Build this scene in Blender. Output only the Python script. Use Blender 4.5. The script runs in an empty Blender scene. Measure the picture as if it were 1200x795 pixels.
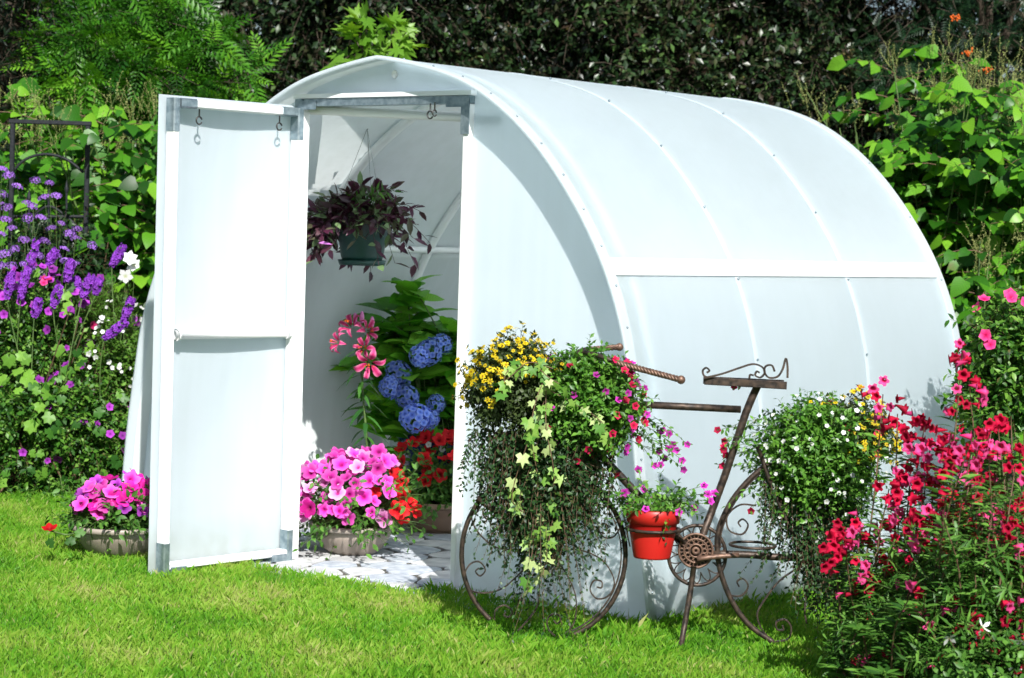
import bpy, math
import numpy as np
from mathutils import Matrix, Vector
R = np.random.default_rng(11)
PI = math.pi
sc = bpy.context.scene
COL = sc.collection

# ------------------------------------------------------------------ camera, world, sun, exposure
CC = np.array([5.9391, -6.1494, 1.4039])
FW = np.array([-0.64040849, 0.76637332, -0.05048663])
RT = np.array([0.76596528, 0.64212376, 0.03121325])
UP = np.array([-0.05633967, 0.01868178, 0.99823686])
FPX = 2492.2
cd = bpy.data.cameras.new('camera'); cam = bpy.data.objects.new('camera', cd); COL.objects.link(cam)
cd.sensor_width = 36; cd.lens = FPX * 36 / 1200; cd.clip_end = 3000; cd.clip_start = .1
m = Matrix.Identity(4)
for i in range(3):
    m[i][0] = RT[i]; m[i][1] = UP[i]; m[i][2] = -FW[i]; m[i][3] = CC[i]
cam.matrix_world = m
cd.dof.use_dof = True; cd.dof.focus_distance = 7.9; cd.dof.aperture_fstop = 5.6
sc.camera = cam
SUN = np.array([.600, -.472, .645]); SUN /= np.linalg.norm(SUN)
world = bpy.data.worlds.new('World'); sc.world = world; world.use_nodes = True
wn = world.node_tree; sk = wn.nodes.new('ShaderNodeTexSky'); sk.sky_type = 'NISHITA'; sk.sun_disc = False
sk.sun_elevation = math.asin(SUN[2]); sk.sun_rotation = math.atan2(SUN[0], SUN[1])
wn.links.new(sk.outputs[0], wn.nodes['Background'].inputs[0]); wn.nodes['Background'].inputs[1].default_value = .058
sl = bpy.data.lights.new('sun', 'SUN'); sl.energy = 5.0; sl.angle = math.radians(.5); sl.color = (1, .97, .925)
so = bpy.data.objects.new('sun', sl); COL.objects.link(so)
so.rotation_euler = Vector(SUN).to_track_quat('Z', 'Y').to_euler(); so.location = (6, -5, 9)
sc.view_settings.view_transform = 'Standard'; sc.view_settings.look = 'None'
sc.view_settings.exposure = .58; sc.view_settings.gamma = 1
sc.cycles.diffuse_bounces = 7; sc.cycles.transmission_bounces = 10; sc.cycles.max_bounces = 12; sc.cycles.transparent_max_bounces = 8

def at(px, py, d):
    return CC + d * (FW + RT * (px - 600) / FPX - UP * (py - 397.5) / FPX)
def ground(px, py):
    r = FW + RT * (px - 600) / FPX - UP * (py - 397.5) / FPX
    return CC - r * CC[2] / r[2]
def screen(P):
    d = np.asarray(P, float) - CC; z = d @ FW
    return 600 + FPX * (d @ RT) / z, 397.5 - FPX * (d @ UP) / z, z

# ------------------------------------------------------------------ materials
MATS = {}
def newmat(name):
    mt = bpy.data.materials.new(name); mt.use_nodes = True
    MATS[name] = mt
    return mt, mt.node_tree, mt.node_tree.nodes['Principled BSDF']
def node(nt, t, **k):
    n = nt.nodes.new(t)
    for a, b in k.items(): setattr(n, a, b)
    return n
def ramp(nt, stops):
    r = nt.nodes.new('ShaderNodeValToRGB'); e = r.color_ramp.elements
    while len(e) < len(stops): e.new(.5)
    for q, (p, c) in zip(e, stops): q.position = p; q.color = (*c, 1)
    return r
def leafmat(name, cols, rough=.45, transl=.35, spec=.4, tcol=None):
    """cols: colours picked per leaf by the attribute rnd"""
    mt, nt, b = newmat(name)
    a = node(nt, 'ShaderNodeAttribute', attribute_name='rnd')
    r = ramp(nt, [(i / (len(cols) - 1), c) for i, c in enumerate(cols)])
    nt.links.new(a.outputs['Fac'], r.inputs[0])
    nz = node(nt, 'ShaderNodeTexNoise'); nz.inputs['Scale'].default_value = 60
    mx = node(nt, 'ShaderNodeMix', data_type='RGBA', blend_type='MULTIPLY'); mx.inputs[0].default_value = .5
    r2 = ramp(nt, [(.3, (.7, .7, .7)), (.7, (1.2, 1.2, 1.2))])
    nt.links.new(nz.outputs[0], r2.inputs[0]); nt.links.new(r.outputs[0], mx.inputs[6]); nt.links.new(r2.outputs[0], mx.inputs[7])
    nt.links.new(mx.outputs[2], b.inputs['Base Color'])
    b.inputs['Roughness'].default_value = rough; b.inputs['Specular IOR Level'].default_value = spec
    # side veins follow the attribute rad, a few leaves carry dry blotches
    va = node(nt, 'ShaderNodeAttribute', attribute_name='rad'); vm = node(nt, 'ShaderNodeMath', operation='MULTIPLY'); vm.inputs[1].default_value = 52; vs = node(nt, 'ShaderNodeMath', operation='SINE')
    nt.links.new(va.outputs['Fac'], vm.inputs[0]); nt.links.new(vm.outputs[0], vs.inputs[0])
    vr = ramp(nt, [(.0, (.93, .94, .9)), (.7, (1, 1, 1)), (.95, (1.22, 1.16, 1.2))]); nt.links.new(vs.outputs[0], vr.inputs[0]); nt.links.new(vr.outputs[0], r2.inputs[0]) if False else None
    vx = node(nt, 'ShaderNodeMix', data_type='RGBA', blend_type='MULTIPLY'); vx.inputs[0].default_value = 1; nt.links.new(mx.outputs[2], vx.inputs[6]); nt.links.new(vr.outputs[0], vx.inputs[7])
    bn = node(nt, 'ShaderNodeTexNoise'); bn.inputs['Scale'].default_value = 17; bn.inputs['Detail'].default_value = 3; br = ramp(nt, [(.66, (0, 0, 0)), (.74, (.75, .75, .75))]); nt.links.new(bn.outputs[0], br.inputs[0])
    bx = node(nt, 'ShaderNodeMix', data_type='RGBA'); nt.links.new(br.outputs[0], bx.inputs[0]); nt.links.new(vx.outputs[2], bx.inputs[6]); bx.inputs[7].default_value = (.16, .12, .04, 1)
    mx = bx; nt.links.new(mx.outputs[2], b.inputs['Base Color'])
    tr = node(nt, 'ShaderNodeBsdfTranslucent')
    if tcol:
        tm = node(nt, 'ShaderNodeMix', data_type='RGBA', blend_type='MULTIPLY'); tm.inputs[0].default_value = 1
        nt.links.new(mx.outputs[2], tm.inputs[6]); tm.inputs[7].default_value = (*tcol, 1)
        nt.links.new(tm.outputs[2], tr.inputs[0])
    else: nt.links.new(mx.outputs[2], tr.inputs[0])
    ms = node(nt, 'ShaderNodeMixShader'); ms.inputs[0].default_value = transl
    nt.links.new(b.outputs[0], ms.inputs[1]); nt.links.new(tr.outputs[0], ms.inputs[2])
    nt.links.new(ms.outputs[0], nt.nodes['Material Output'].inputs[0])
    return mt
def petalmat(name, core, mid, edge, transl=.3, rough=.6):
    """petals: attribute rad runs 0 at the throat to 1 at the rim"""
    mt, nt, b = newmat(name)
    a = node(nt, 'ShaderNodeAttribute', attribute_name='rad')
    r = ramp(nt, [(.08, core), (.34, mid), (1, edge)]); nt.links.new(a.outputs['Fac'], r.inputs[0])
    hs = node(nt, 'ShaderNodeHueSaturation'); oi = node(nt, 'ShaderNodeAttribute', attribute_name='rnd')
    mr = node(nt, 'ShaderNodeMapRange'); mr.inputs[3].default_value = .7; mr.inputs[4].default_value = 1.2
    nt.links.new(oi.outputs['Fac'], mr.inputs[0]); nt.links.new(mr.outputs[0], hs.inputs['Value'])
    nt.links.new(r.outputs[0], hs.inputs['Color']); nt.links.new(hs.outputs[0], b.inputs['Base Color'])
    b.inputs['Roughness'].default_value = rough; b.inputs['Specular IOR Level'].default_value = .2
    tr = node(nt, 'ShaderNodeBsdfTranslucent'); nt.links.new(hs.outputs[0], tr.inputs[0])
    ms = node(nt, 'ShaderNodeMixShader'); ms.inputs[0].default_value = transl
    nt.links.new(b.outputs[0], ms.inputs[1]); nt.links.new(tr.outputs[0], ms.inputs[2])
    nt.links.new(ms.outputs[0], nt.nodes['Material Output'].inputs[0])
    return mt
def plain(name, c1, c2=None, scale=20, rough=.5, metal=0, bump=0, spec=.5, stretch=None):
    mt, nt, b = newmat(name)
    c2 = c2 or c1
    tc = node(nt, 'ShaderNodeTexCoord'); mp = node(nt, 'ShaderNodeMapping')
    if stretch: mp.inputs['Scale'].default_value = stretch
    nt.links.new(tc.outputs['Object'], mp.inputs[0])
    nz = node(nt, 'ShaderNodeTexNoise'); nz.inputs['Scale'].default_value = scale; nz.inputs['Detail'].default_value = 6
    nt.links.new(mp.outputs[0], nz.inputs[0])
    r = ramp(nt, [(.35, c1), (.65, c2)]); nt.links.new(nz.outputs[0], r.inputs[0]); nt.links.new(r.outputs[0], b.inputs['Base Color'])
    b.inputs['Roughness'].default_value = rough; b.inputs['Metallic'].default_value = metal; b.inputs['Specular IOR Level'].default_value = spec
    if bump:
        bp = node(nt, 'ShaderNodeBump'); bp.inputs['Strength'].default_value = bump; bp.inputs['Distance'].default_value = .004
        nt.links.new(nz.outputs[0], bp.inputs['Height']); nt.links.new(bp.outputs[0], b.inputs['Normal'])
    return mt
def filmmat(name, col, transl, axis):
    """twin-wall translucent sheet with fine flutes and a little dirt low down"""
    mt, nt, b = newmat(name)
    tc = node(nt, 'ShaderNodeTexCoord')
    nz = node(nt, 'ShaderNodeTexNoise'); nz.inputs['Scale'].default_value = 2.3; nz.inputs['Detail'].default_value = 7
    nt.links.new(tc.outputs['Object'], nz.inputs[0])
    r = ramp(nt, [(.3, tuple(c * .93 for c in col)), (.7, col)]); nt.links.new(nz.outputs[0], r.inputs[0])
    mp_ = node(nt, 'ShaderNodeMapping'); mp_.inputs['Scale'].default_value = (22, 22, .8); nt.links.new(tc.outputs['Object'], mp_.inputs[0])
    ns = node(nt, 'ShaderNodeTexNoise'); ns.inputs['Scale'].default_value = 1; ns.inputs['Detail'].default_value = 4; nt.links.new(mp_.outputs[0], ns.inputs[0])
    rs_ = ramp(nt, [(.38, (.86, .875, .85)), (.62, (1, 1, 1))]); nt.links.new(ns.outputs[0], rs_.inputs[0])
    ms_ = node(nt, 'ShaderNodeMix', data_type='RGBA', blend_type='MULTIPLY'); ms_.inputs[0].default_value = .32; nt.links.new(r.outputs[0], ms_.inputs[6]); nt.links.new(rs_.outputs[0], ms_.inputs[7])
    # splash dirt near the ground
    sp = node(nt, 'ShaderNodeSeparateXYZ'); nt.links.new(tc.outputs['Object'], sp.inputs[0])
    mr = node(nt, 'ShaderNodeMapRange'); mr.inputs[1].default_value = .22; mr.inputs[2].default_value = 0; nt.links.new(sp.outputs[2], mr.inputs[0])
    n2 = node(nt, 'ShaderNodeTexNoise'); n2.inputs['Scale'].default_value = 14; n2.inputs['Detail'].default_value = 6; nt.links.new(tc.outputs['Object'], n2.inputs[0])
    ml = node(nt, 'ShaderNodeMath', operation='MULTIPLY'); nt.links.new(mr.outputs[0], ml.inputs[0]); nt.links.new(n2.outputs[0], ml.inputs[1])
    mx = node(nt, 'ShaderNodeMix', data_type='RGBA'); nt.links.new(ml.outputs[0], mx.inputs[0]); nt.links.new(ms_.outputs[2], mx.inputs[6]); mx.inputs[7].default_value = (.34, .36, .27, 1)
    nt.links.new(mx.outputs[2], b.inputs['Base Color'])
    wv = node(nt, 'ShaderNodeTexWave', wave_type='BANDS', bands_direction=axis); wv.inputs['Scale'].default_value = 16; wv.inputs['Distortion'].default_value = .15
    nt.links.new(tc.outputs['Object'], wv.inputs[0])
    bp = node(nt, 'ShaderNodeBump'); bp.inputs['Strength'].default_value = .05; bp.inputs['Distance'].default_value = .002
    nt.links.new(wv.outputs['Fac'], bp.inputs['Height'])
    bp2 = node(nt, 'ShaderNodeBump'); bp2.inputs['Strength'].default_value = .25; bp2.inputs['Distance'].default_value = .028
    nt.links.new(nz.outputs[0], bp2.inputs['Height']); nt.links.new(bp.outputs[0], bp2.inputs['Normal']); nt.links.new(bp2.outputs[0], b.inputs['Normal'])
    b.inputs['Roughness'].default_value = .42; b.inputs['Specular IOR Level'].default_value = .35
    tr = node(nt, 'ShaderNodeBsdfTranslucent'); tr.inputs[0].default_value = (.93, .978, 1.0, 1)
    ms = node(nt, 'ShaderNodeMixShader'); ms.inputs[0].default_value = transl
    nt.links.new(b.outputs[0], ms.inputs[1]); nt.links.new(tr.outputs[0], ms.inputs[2]); nt.links.new(ms.outputs[0], nt.nodes['Material Output'].inputs[0])
    return mt

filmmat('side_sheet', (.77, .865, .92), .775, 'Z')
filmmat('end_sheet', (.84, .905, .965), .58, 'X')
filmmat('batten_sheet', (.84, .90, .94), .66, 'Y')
filmmat('brightened_sheet', (.93, .985, .99), .30, 'Z')  # whiter, more opaque copy of the sheet: interior brightness put into the colour
plain('white_pipe', (.82, .84, .84), (.88, .89, .89), 9, .32)
plain('white_strip', (.84, .88, .90), (.90, .92, .93), 5, .35)
plain('galvanised', (.22, .29, .33), (.40, .48, .52), 38, .35, .75, .05)
plain('dark_metal', (.05, .05, .05), (.09, .09, .085), 30, .45, .6)
plain('rusty_iron', (.022, .018, .016), (.085, .058, .042), 55, .5, .45, .5)
plain('grip_iron', (.10, .06, .045), (.22, .13, .09), 70, .48, .4, .4)
plain('black_iron', (.008, .010, .013), (.018, .021, .025), 60, .6, 0, .2, .3)
plain('taupe_plastic', (.33, .275, .235), (.37, .31, .265), 8, .40)
plain('taupe_rim', (.32, .275, .235), (.37, .32, .28), 8, .4)
plain('bronze_plastic', (.24, .14, .095), (.30, .19, .13), 12, .42, 0, .05)
plain('tan_rim', (.40, .27, .18), (.46, .32, .22), 12, .4)
plain('blue_glaze', (.006, .022, .10), (.012, .04, .16), 10, .12)
plain('green_plastic', (.012, .05, .045), (.02, .075, .062), 12, .35)
plain('red_plastic', (.36, .014, .012), (.52, .014, .012), 7, .42, 0, .2)
plain('soil', (.028, .020, .013), (.07, .05, .034), 40, .95, 0, .8)
plain('bark', (.05, .038, .028), (.10, .08, .06), 25, .9, 0, .9, .2, (1, 1, .25))
plain('stone_a', (.32, .33, .35), (.56, .56, .56), 11, .8, 0, .6)
plain('stone_b', (.38, .39, .40), (.64, .64, .63), 9, .8, 0, .6)
plain('stone_c', (.30, .34, .40), (.50, .53, .57), 22, .8, 0, .6)
plain('joint_grit', (.045, .045, .045), (.13, .12, .10), 60, .95, 0, .8)
plain('stem_green', (.05, .10, .02), (.10, .17, .04), 40, .6)
plain('stem_brown', (.10, .055, .03), (.16, .10, .055), 40, .7)
plain('wire_steel', (.35, .38, .38), (.45, .47, .47), 30, .35, .8)
leafmat('knotweed_leaf', [(.012, .065, .004), (.035, .16, .008), (.08, .27, .012), (.18, .42, .025)], .42, .32, .45, (1.3, 1.25, .5))
leafmat('sumac_leaf', [(.012, .07, .004), (.05, .20, .010), (.16, .40, .022)], .4, .32, .5, (1.2, 1.2, .5))
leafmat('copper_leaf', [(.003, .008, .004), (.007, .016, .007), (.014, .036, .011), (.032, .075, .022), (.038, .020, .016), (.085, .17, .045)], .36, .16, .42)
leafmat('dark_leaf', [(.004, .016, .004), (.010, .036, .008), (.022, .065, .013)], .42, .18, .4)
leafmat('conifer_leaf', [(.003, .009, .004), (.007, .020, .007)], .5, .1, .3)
leafmat('rowan_leaf', [(.006, .025, .010), (.02, .065, .02)], .42, .2, .45)
leafmat('maple_leaf', [(.09, .24, .02), (.15, .33, .03), (.22, .42, .05)], .42, .42, .45, (1.25, 1.2, .4))
leafmat('bed_leaf', [(.012, .055, .006), (.035, .13, .012), (.085, .23, .022), (.18, .36, .05)], .45, .3, .4)
leafmat('mallow_leaf', [(.03, .12, .015), (.08, .24, .025), (.20, .42, .05)], .45, .35, .4)
leafmat('feather_leaf', [(.06, .16, .02), (.12, .26, .03)], .5, .35, .3)
leafmat('petunia_leaf', [(.03, .11, .012), (.07, .20, .025), (.12, .28, .04)], .5, .3, .35)
leafmat('bright_small_leaf', [(.035, .13, .014), (.09, .25, .025), (.17, .38, .05)], .42, .3, .45)
leafmat('trailing_leaf', [(.010, .035, .010), (.02, .06, .016), (.05, .12, .03)], .42, .22, .4)
leafmat('yellow_plant_leaf', [(.02, .035, .010), (.04, .07, .018), (.07, .10, .03)], .5, .2, .3)
leafmat('hydrangea_leaf', [(.05, .22, .012), (.11, .38, .025), (.22, .52, .05)], .4, .36, .45, (1.2, 1.3, .5))
leafmat('lily_leaf', [(.025, .10, .02), (.06, .19, .03)], .4, .25, .45)
leafmat('purple_leaf', [(.035, .008, .022), (.10, .02, .055), (.07, .035, .035), (.16, .26, .11)], .35, .22, .5)
leafmat('penstemon_leaf', [(.025, .09, .012), (.07, .20, .025), (.15, .33, .05)], .45, .28, .4)
leafmat('grass_blade', [(.07, .24, .012), (.13, .36, .02), (.22, .44, .035), (.34, .48, .08), (.46, .46, .19)], .5, .36, .3, (1.15, 1.15, .5))
leafmat('flower_spray', [(.30, .36, .10), (.42, .44, .18)], .6, .3, .2)
petalmat('petunia_pink', (.30, .005, .12), (.72, .03, .42), (.86, .14, .58))
petalmat('petunia_pale', (.42, .02, .20), (.82, .22, .60), (.90, .42, .74))
petalmat('petunia_magenta', (.25, .004, .08), (.62, .008, .26), (.74, .02, .36))
petalmat('petunia_red', (.18, .0, .005), (.62, .006, .012), (.78, .015, .02))
petalmat('petunia_violet', (.10, .005, .12), (.35, .03, .42), (.48, .08, .56))
petalmat('daisy_yellow', (.35, .18, .0), (.62, .46, .012), (.74, .60, .02))
petalmat('small_red', (.25, .0, .02), (.50, .008, .05), (.62, .015, .10))
petalmat('small_magenta', (.25, .004, .2), (.50, .02, .36), (.62, .06, .48))
petalmat('white_petal', (.55, .60, .35), (.80, .82, .80), (.88, .88, .88))
petalmat('verbena_petal', (.16, .05, .32), (.30, .12, .56), (.46, .24, .74))
petalmat('spike_petal', (.14, .02, .30), (.25, .04, .50), (.38, .09, .66))
petalmat('mallow_petal', (.12, .005, .16), (.34, .03, .42), (.46, .08, .55))
petalmat('rosy_petal', (.42, .02, .14), (.72, .08, .32), (.85, .25, .5))
petalmat('hydrangea_petal', (.06, .12, .55), (.15, .26, .82), (.38, .50, .93))
petalmat('lily_petal', (.50, .02, .10), (.72, .06, .24), (.90, .50, .62))
petalmat('penstemon_petal', (.14, .0, .015), (.38, .003, .025), (.60, .007, .055))
petalmat('penstemon_pink', (.40, .0, .06), (.70, .02, .16), (.84, .09, .32))
petalmat('orange_berry', (.55, .08, .01), (.62, .10, .01), (.7, .14, .02), .05, .3)
leafmat('ivy_leaf', [(.10, .26, .04), (.20, .40, .06), (.34, .54, .12), (.50, .62, .26)], .45, .3, .35)
leafmat('tradescantia_petal', [(.50, .12, .55), (.6, .2, .65)], .5, .3, .3)

# ------------------------------------------------------------------ mesh helpers
def nrm(v): return v / np.maximum(np.linalg.norm(v, axis=-1, keepdims=True), 1e-9)
class Soup:
    """collects triangles and quads and links them as ONE mesh object"""
    def __init__(s): s.V = []; s.T = []; s.M = []; s.rnd = []; s.rad = []; s.n = 0; s.mats = []; s.sm = []
    def mi(s, m):
        if m not in s.mats: s.mats.append(m)
        return s.mats.index(m)
    def add(s, V, T, mat, rnd=None, rad=None, smooth=True):
        V = np.asarray(V, float).reshape(-1, 3); T = np.asarray(T, int).reshape(-1, 3)
        s.V.append(V); s.T.append(T + s.n); s.n += len(V)
        s.M.append(np.full(len(T), s.mi(mat))); s.sm.append(np.full(len(T), smooth))
        s.rnd.append(np.full(len(V), .5) if rnd is None else np.broadcast_to(np.asarray(rnd, float), (len(V),)))
        s.rad.append(np.full(len(V), .7) if rad is None else np.broadcast_to(np.asarray(rad, float), (len(V),)))
        return s
    def mesh(s, name):
        V = np.concatenate(s.V); T = np.concatenate(s.T); me = bpy.data.meshes.new(name)
        me.vertices.add(len(V)); me.vertices.foreach_set('co', V.astype(np.float32).ravel())
        me.loops.add(len(T) * 3); me.loops.foreach_set('vertex_index', T.astype(np.int32).ravel())
        me.polygons.add(len(T)); me.polygons.foreach_set('loop_start', np.arange(0, len(T) * 3, 3, dtype=np.int32))
        for k in s.mats: me.materials.append(MATS[k])
        me.polygons.foreach_set('material_index', np.concatenate(s.M).astype(np.int32))
        me.polygons.foreach_set('use_smooth', np.concatenate(s.sm))
        for nm, a in (('rnd', s.rnd), ('rad', s.rad)):
            at_ = me.attributes.new(nm, 'FLOAT', 'POINT'); at_.data.foreach_set('value', np.concatenate(a).astype(np.float32))
        me.update(calc_edges=True); me.validate()
        return me
    def obj(s, name, parent=None, **k):
        o = bpy.data.objects.new(name, s.mesh(name)); COL.objects.link(o)
        if parent is not None:
            o.parent = parent
            if k.pop('world', True): o.matrix_parent_inverse = parent_inv(parent)
        for a, b in k.items(): o[a] = b
        return o
def world_of(o):
    M = Matrix.LocRotScale(o.location, o.rotation_euler, o.scale)
    return (world_of(o.parent) @ o.matrix_parent_inverse @ M) if o.parent else M
def parent_inv(p): return world_of(p).inverted()
def thing(name, label, cat, loc=(0, 0, 0), rz=0, group=None):
    o = bpy.data.objects.new(name, None); COL.objects.link(o); o.empty_display_size = .1
    o.location = [float(q) for q in loc]; o.rotation_euler = (0, 0, rz); o['label'] = label; o['category'] = cat
    if group: o['group'] = group
    return o

def quads(n, m, wrap_m=False, off=0):
    """triangles of an n x m vertex grid"""
    a = np.arange(n * m).reshape(n, m)
    if wrap_m: a = np.concatenate([a, a[:, :1]], 1)
    p, q, r, t = a[:-1, :-1].ravel(), a[1:, :-1].ravel(), a[1:, 1:].ravel(), a[:-1, 1:].ravel()
    return np.concatenate([np.stack([p, q, r], 1), np.stack([p, r, t], 1)]) + off
def tube(path, rad, sides=8, caps=True, closed=False):
    P = np.asarray(path, float); n = len(P); rad = np.broadcast_to(np.asarray(rad, float), (n,))
    if closed: d = np.roll(P, -1, 0) - np.roll(P, 1, 0)
    else: d = np.gradient(P, axis=0)
    d = nrm(d); N = np.zeros_like(P); ref = np.array([0, 0, 1.]) if abs(d[0, 2]) < .9 else np.array([1., 0, 0])
    u = nrm(np.cross(d[0], ref))
    for i in range(n):
        u = nrm(u - d[i] * (u @ d[i])); N[i] = u
    B = np.cross(d, N); a = np.linspace(0, 2 * PI, sides, endpoint=False)
    V = P[:, None] + rad[:, None, None] * (np.cos(a)[None, :, None] * N[:, None] + np.sin(a)[None, :, None] * B[:, None])
    T = quads(n, sides, True)
    V = V.reshape(-1, 3)
    if closed:
        i = np.arange(sides); j = (i + 1) % sides; o = (n - 1) * sides
        T = np.concatenate([T, np.stack([o + i, i, j], 1), np.stack([o + i, j, o + j], 1)])
    elif caps:
        V = np.concatenate([V, P[:1], P[-1:]]); i = np.arange(sides); j = (i + 1) % sides; o = (n - 1) * sides
        T = np.concatenate([T, np.stack([i, np.full(sides, n * sides), j], 1), np.stack([o + i, o + j, np.full(sides, n * sides + 1)], 1)])
    return V, T
def flatbar(path, nvec, w, t):
    """flat bar: width w along nvec, thickness t across"""
    P = np.asarray(path, float); d = nrm(np.gradient(P, axis=0)); nv = np.asarray(nvec, float); s = nrm(np.cross(d, nv))
    V = np.stack([P + nv * w / 2 + s * t / 2, P - nv * w / 2 + s * t / 2, P - nv * w / 2 - s * t / 2, P + nv * w / 2 - s * t / 2], 1)
    n = len(P); T = quads(n, 4, True)
    o = (n - 1) * 4
    T = np.concatenate([T, [[0, 1, 2], [0, 2, 3], [o, o + 2, o + 1], [o, o + 3, o + 2]]])
    return V.reshape(-1, 3), T
def box(a, b):
    a = np.asarray(a, float); b = np.asarray(b, float)
    V = np.array([[x, y, z] for x in (a[0], b[0]) for y in (a[1], b[1]) for z in (a[2], b[2])])
    Q = [(0, 1, 3, 2), (4, 6, 7, 5), (0, 4, 5, 1), (2, 3, 7, 6), (0, 2, 6, 4), (1, 5, 7, 3)]
    return V, np.array([t for q in Q for t in ((q[0], q[1], q[2]), (q[0], q[2], q[3]))])
def obox(p, q, w, d, side):
    """square bar from p to q, width w along side, depth d across"""
    p = np.asarray(p, float); q = np.asarray(q, float); ax = nrm(q - p); s = nrm(np.asarray(side, float) - ax * (ax @ np.asarray(side, float))); t = np.cross(ax, s)
    b = min(w, d) * .16; V = []
    ring = [(w/2-b, d/2), (-w/2+b, d/2), (-w/2, d/2-b), (-w/2, -d/2+b), (-w/2+b, -d/2), (w/2-b, -d/2), (w/2, -d/2+b), (w/2, d/2-b)]
    for c in (p, q):
        for a_, b_ in ring: V.append(c + s * a_ + t * b_)
    T = list(quads(2, 8, True)); T += [(0, i, i + 1) for i in range(1, 7)] + [(8, 8 + i + 1, 8 + i) for i in range(1, 7)]
    return np.array(V), np.array(T)
def lathe(prof, sides=32, c=(0, 0, 0)):
    P = np.asarray(prof, float); a = np.linspace(0, 2 * PI, sides, endpoint=False)
    V = np.stack([P[:, :1] * np.cos(a), P[:, :1] * np.sin(a), np.repeat(P[:, 1:2], sides, 1)], -1) + np.asarray(c, float)
    return V.reshape(-1, 3), quads(len(P), sides, True)
def ball(c, r, n=10, sq=(1, 1, 1)):
    t = np.linspace(.001, PI - .001, n)
    V, T = lathe(np.stack([np.sin(t), -np.cos(t)], 1), n + 2)
    return V * r * np.asarray(sq) + np.asarray(c, float), T
def extrude(poly, y0, y1):
    """polygon (x,z) star-shaped about its mean, from y0 to y1"""
    P = np.asarray(poly, float); n = len(P); c = P.mean(0); Q = np.vstack([P, c])
    V = np.concatenate([np.stack([Q[:, 0], np.full(n + 1, y), Q[:, 1]], 1) for y in (y0, y1)])
    i = np.arange(n); j = (i + 1) % n; m = n + 1
    T = np.concatenate([np.stack([i, j, np.full(n, n)], 1), np.stack([j + m, i + m, np.full(n, n + m)], 1), np.stack([i, i + m, j + m], 1), np.stack([i, j + m, j], 1)])
    return V, T
def spline(pts, k=8, closed=False):
    P = np.asarray(pts, float)
    if closed: P = np.vstack([P[-1:], P, P[:2]])
    else: P = np.vstack([2 * P[0] - P[1], P, 2 * P[-1] - P[-2]])
    out = []; t = np.linspace(0, 1, k, endpoint=False)[:, None]
    for i in range(1, len(P) - 2):
        a, b, c, d = P[i - 1:i + 3]
        out.append(.5 * ((2 * b) + (c - a) * t + (2 * a - 5 * b + 4 * c - d) * t ** 2 + (3 * b - a - 3 * c + d) * t ** 3))
    if not closed: out.append(P[-2:-1])
    return np.concatenate(out)

# ------------------------------------------------------------------ leaf and flower templates: (V, T, rad)
def leaf_t(w=.5, seg=3, shape='oval', fold=.25, droop=.25, base=0):
    t = np.linspace(0, 1, seg + 1)
    if shape == 'oval': wd = np.sin(PI * t ** .85) ** .8
    elif shape == 'heart': wd = np.interp(t, [0, .12, .3, .6, .85, 1], [.62, .98, 1, .74, .36, 0])
    elif shape == 'lance': wd = np.sin(PI * t ** .7) ** .9
    else: wd = 1 - t
    wd = wd * w / 2; wd[-1] = 0
    if shape != 'heart' and shape != 'blade': wd[0] = 0
    z = -droop * t ** 2
    V = []
    for i in range(seg + 1):
        V += [(-wd[i], t[i] - (.12 * wd[i] if shape == 'heart' else 0), z[i] + fold * wd[i]), (0, t[i], z[i]), (wd[i], t[i] - (.12 * wd[i] if shape == 'heart' else 0), z[i] + fold * wd[i])]
    T = quads(seg + 1, 3)
    V = np.array(V)
    ok = [len({tuple(np.round(V[q], 6)) for q in tr}) == 3 for tr in T]
    return V, T[ok], np.repeat(t, 3) - np.tile([.3, 0, .3], seg + 1)
def lobed_t(lobes, droop=.1):
    """flat lobed leaf from polar outline [(deg from tip axis, r)] mirrored"""
    pts = [(math.sin(math.radians(a)) * r, math.cos(math.radians(a)) * r) for a, r in lobes]
    full = pts + [(-x, y) for x, y in reversed(pts[1:])]
    P = np.array([(0, 0)] + full); P[:, 1] += .25
    z = -droop * (P[:, 0] ** 2 + P[:, 1] ** 2) + .04 * np.cos(np.arange(len(P)) * 2.1)
    n = len(full); T = [(0, 1 + i, 1 + (i + 1) % n) for i in range(n)]
    return np.stack([P[:, 0], P[:, 1], z], 1), np.array(T), np.r_[0, np.full(n, 1.)]
IVY = lobed_t([(0, .75), (22, .38), (48, .62), (75, .34), (105, .52), (150, .36), (180, .12)])
MAPLE = lobed_t([(0, .85), (9, .5), (17, .55), (27, .3), (42, .75), (52, .48), (60, .5), (72, .3), (95, .6), (115, .35), (150, .3), (180, .08)], .2)
MALLOW = lobed_t([(0, .6), (25, .42), (50, .58), (75, .4), (105, .55), (140, .42), (165, .4), (180, .12)])
def pinnate_t(pairs=7, L=.30, w=.10):
    V, T, rr = [], [], []; n = 0; lv, lt, lr = leaf_t(w, 2, 'lance', .2, .25)
    for i in range(pairs * 2 + 1):
        y = .16 + .8 * (i // 2) / pairs; sgn = 1 if i % 2 else -1
        if i == pairs * 2: a = 0; y = .93; k = .22
        else: a = sgn * math.radians(62 - 22 * y); k = L * (1 - .35 * y)
        c, s = math.cos(a), math.sin(a); q = lv * k
        V.append(np.stack([q[:, 0] * c + q[:, 1] * s, -q[:, 0] * s + q[:, 1] * c + y, q[:, 2] - .22 * y * y], 1)); T.append(lt + n); n += len(lv); rr.append(lr)
    for y0, y1 in ((0, .5), (.5, 1)):
        V.append(np.array([(-.006, y0, -.22 * y0 ** 2), (.006, y0, -.22 * y0 ** 2), (0, y1, -.22 * y1 ** 2)])); T.append(np.array([[0, 1, 2]]) + n); n += 3; rr.append(np.zeros(3))
    return np.concatenate(V), np.concatenate(T), np.concatenate(rr)
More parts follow.
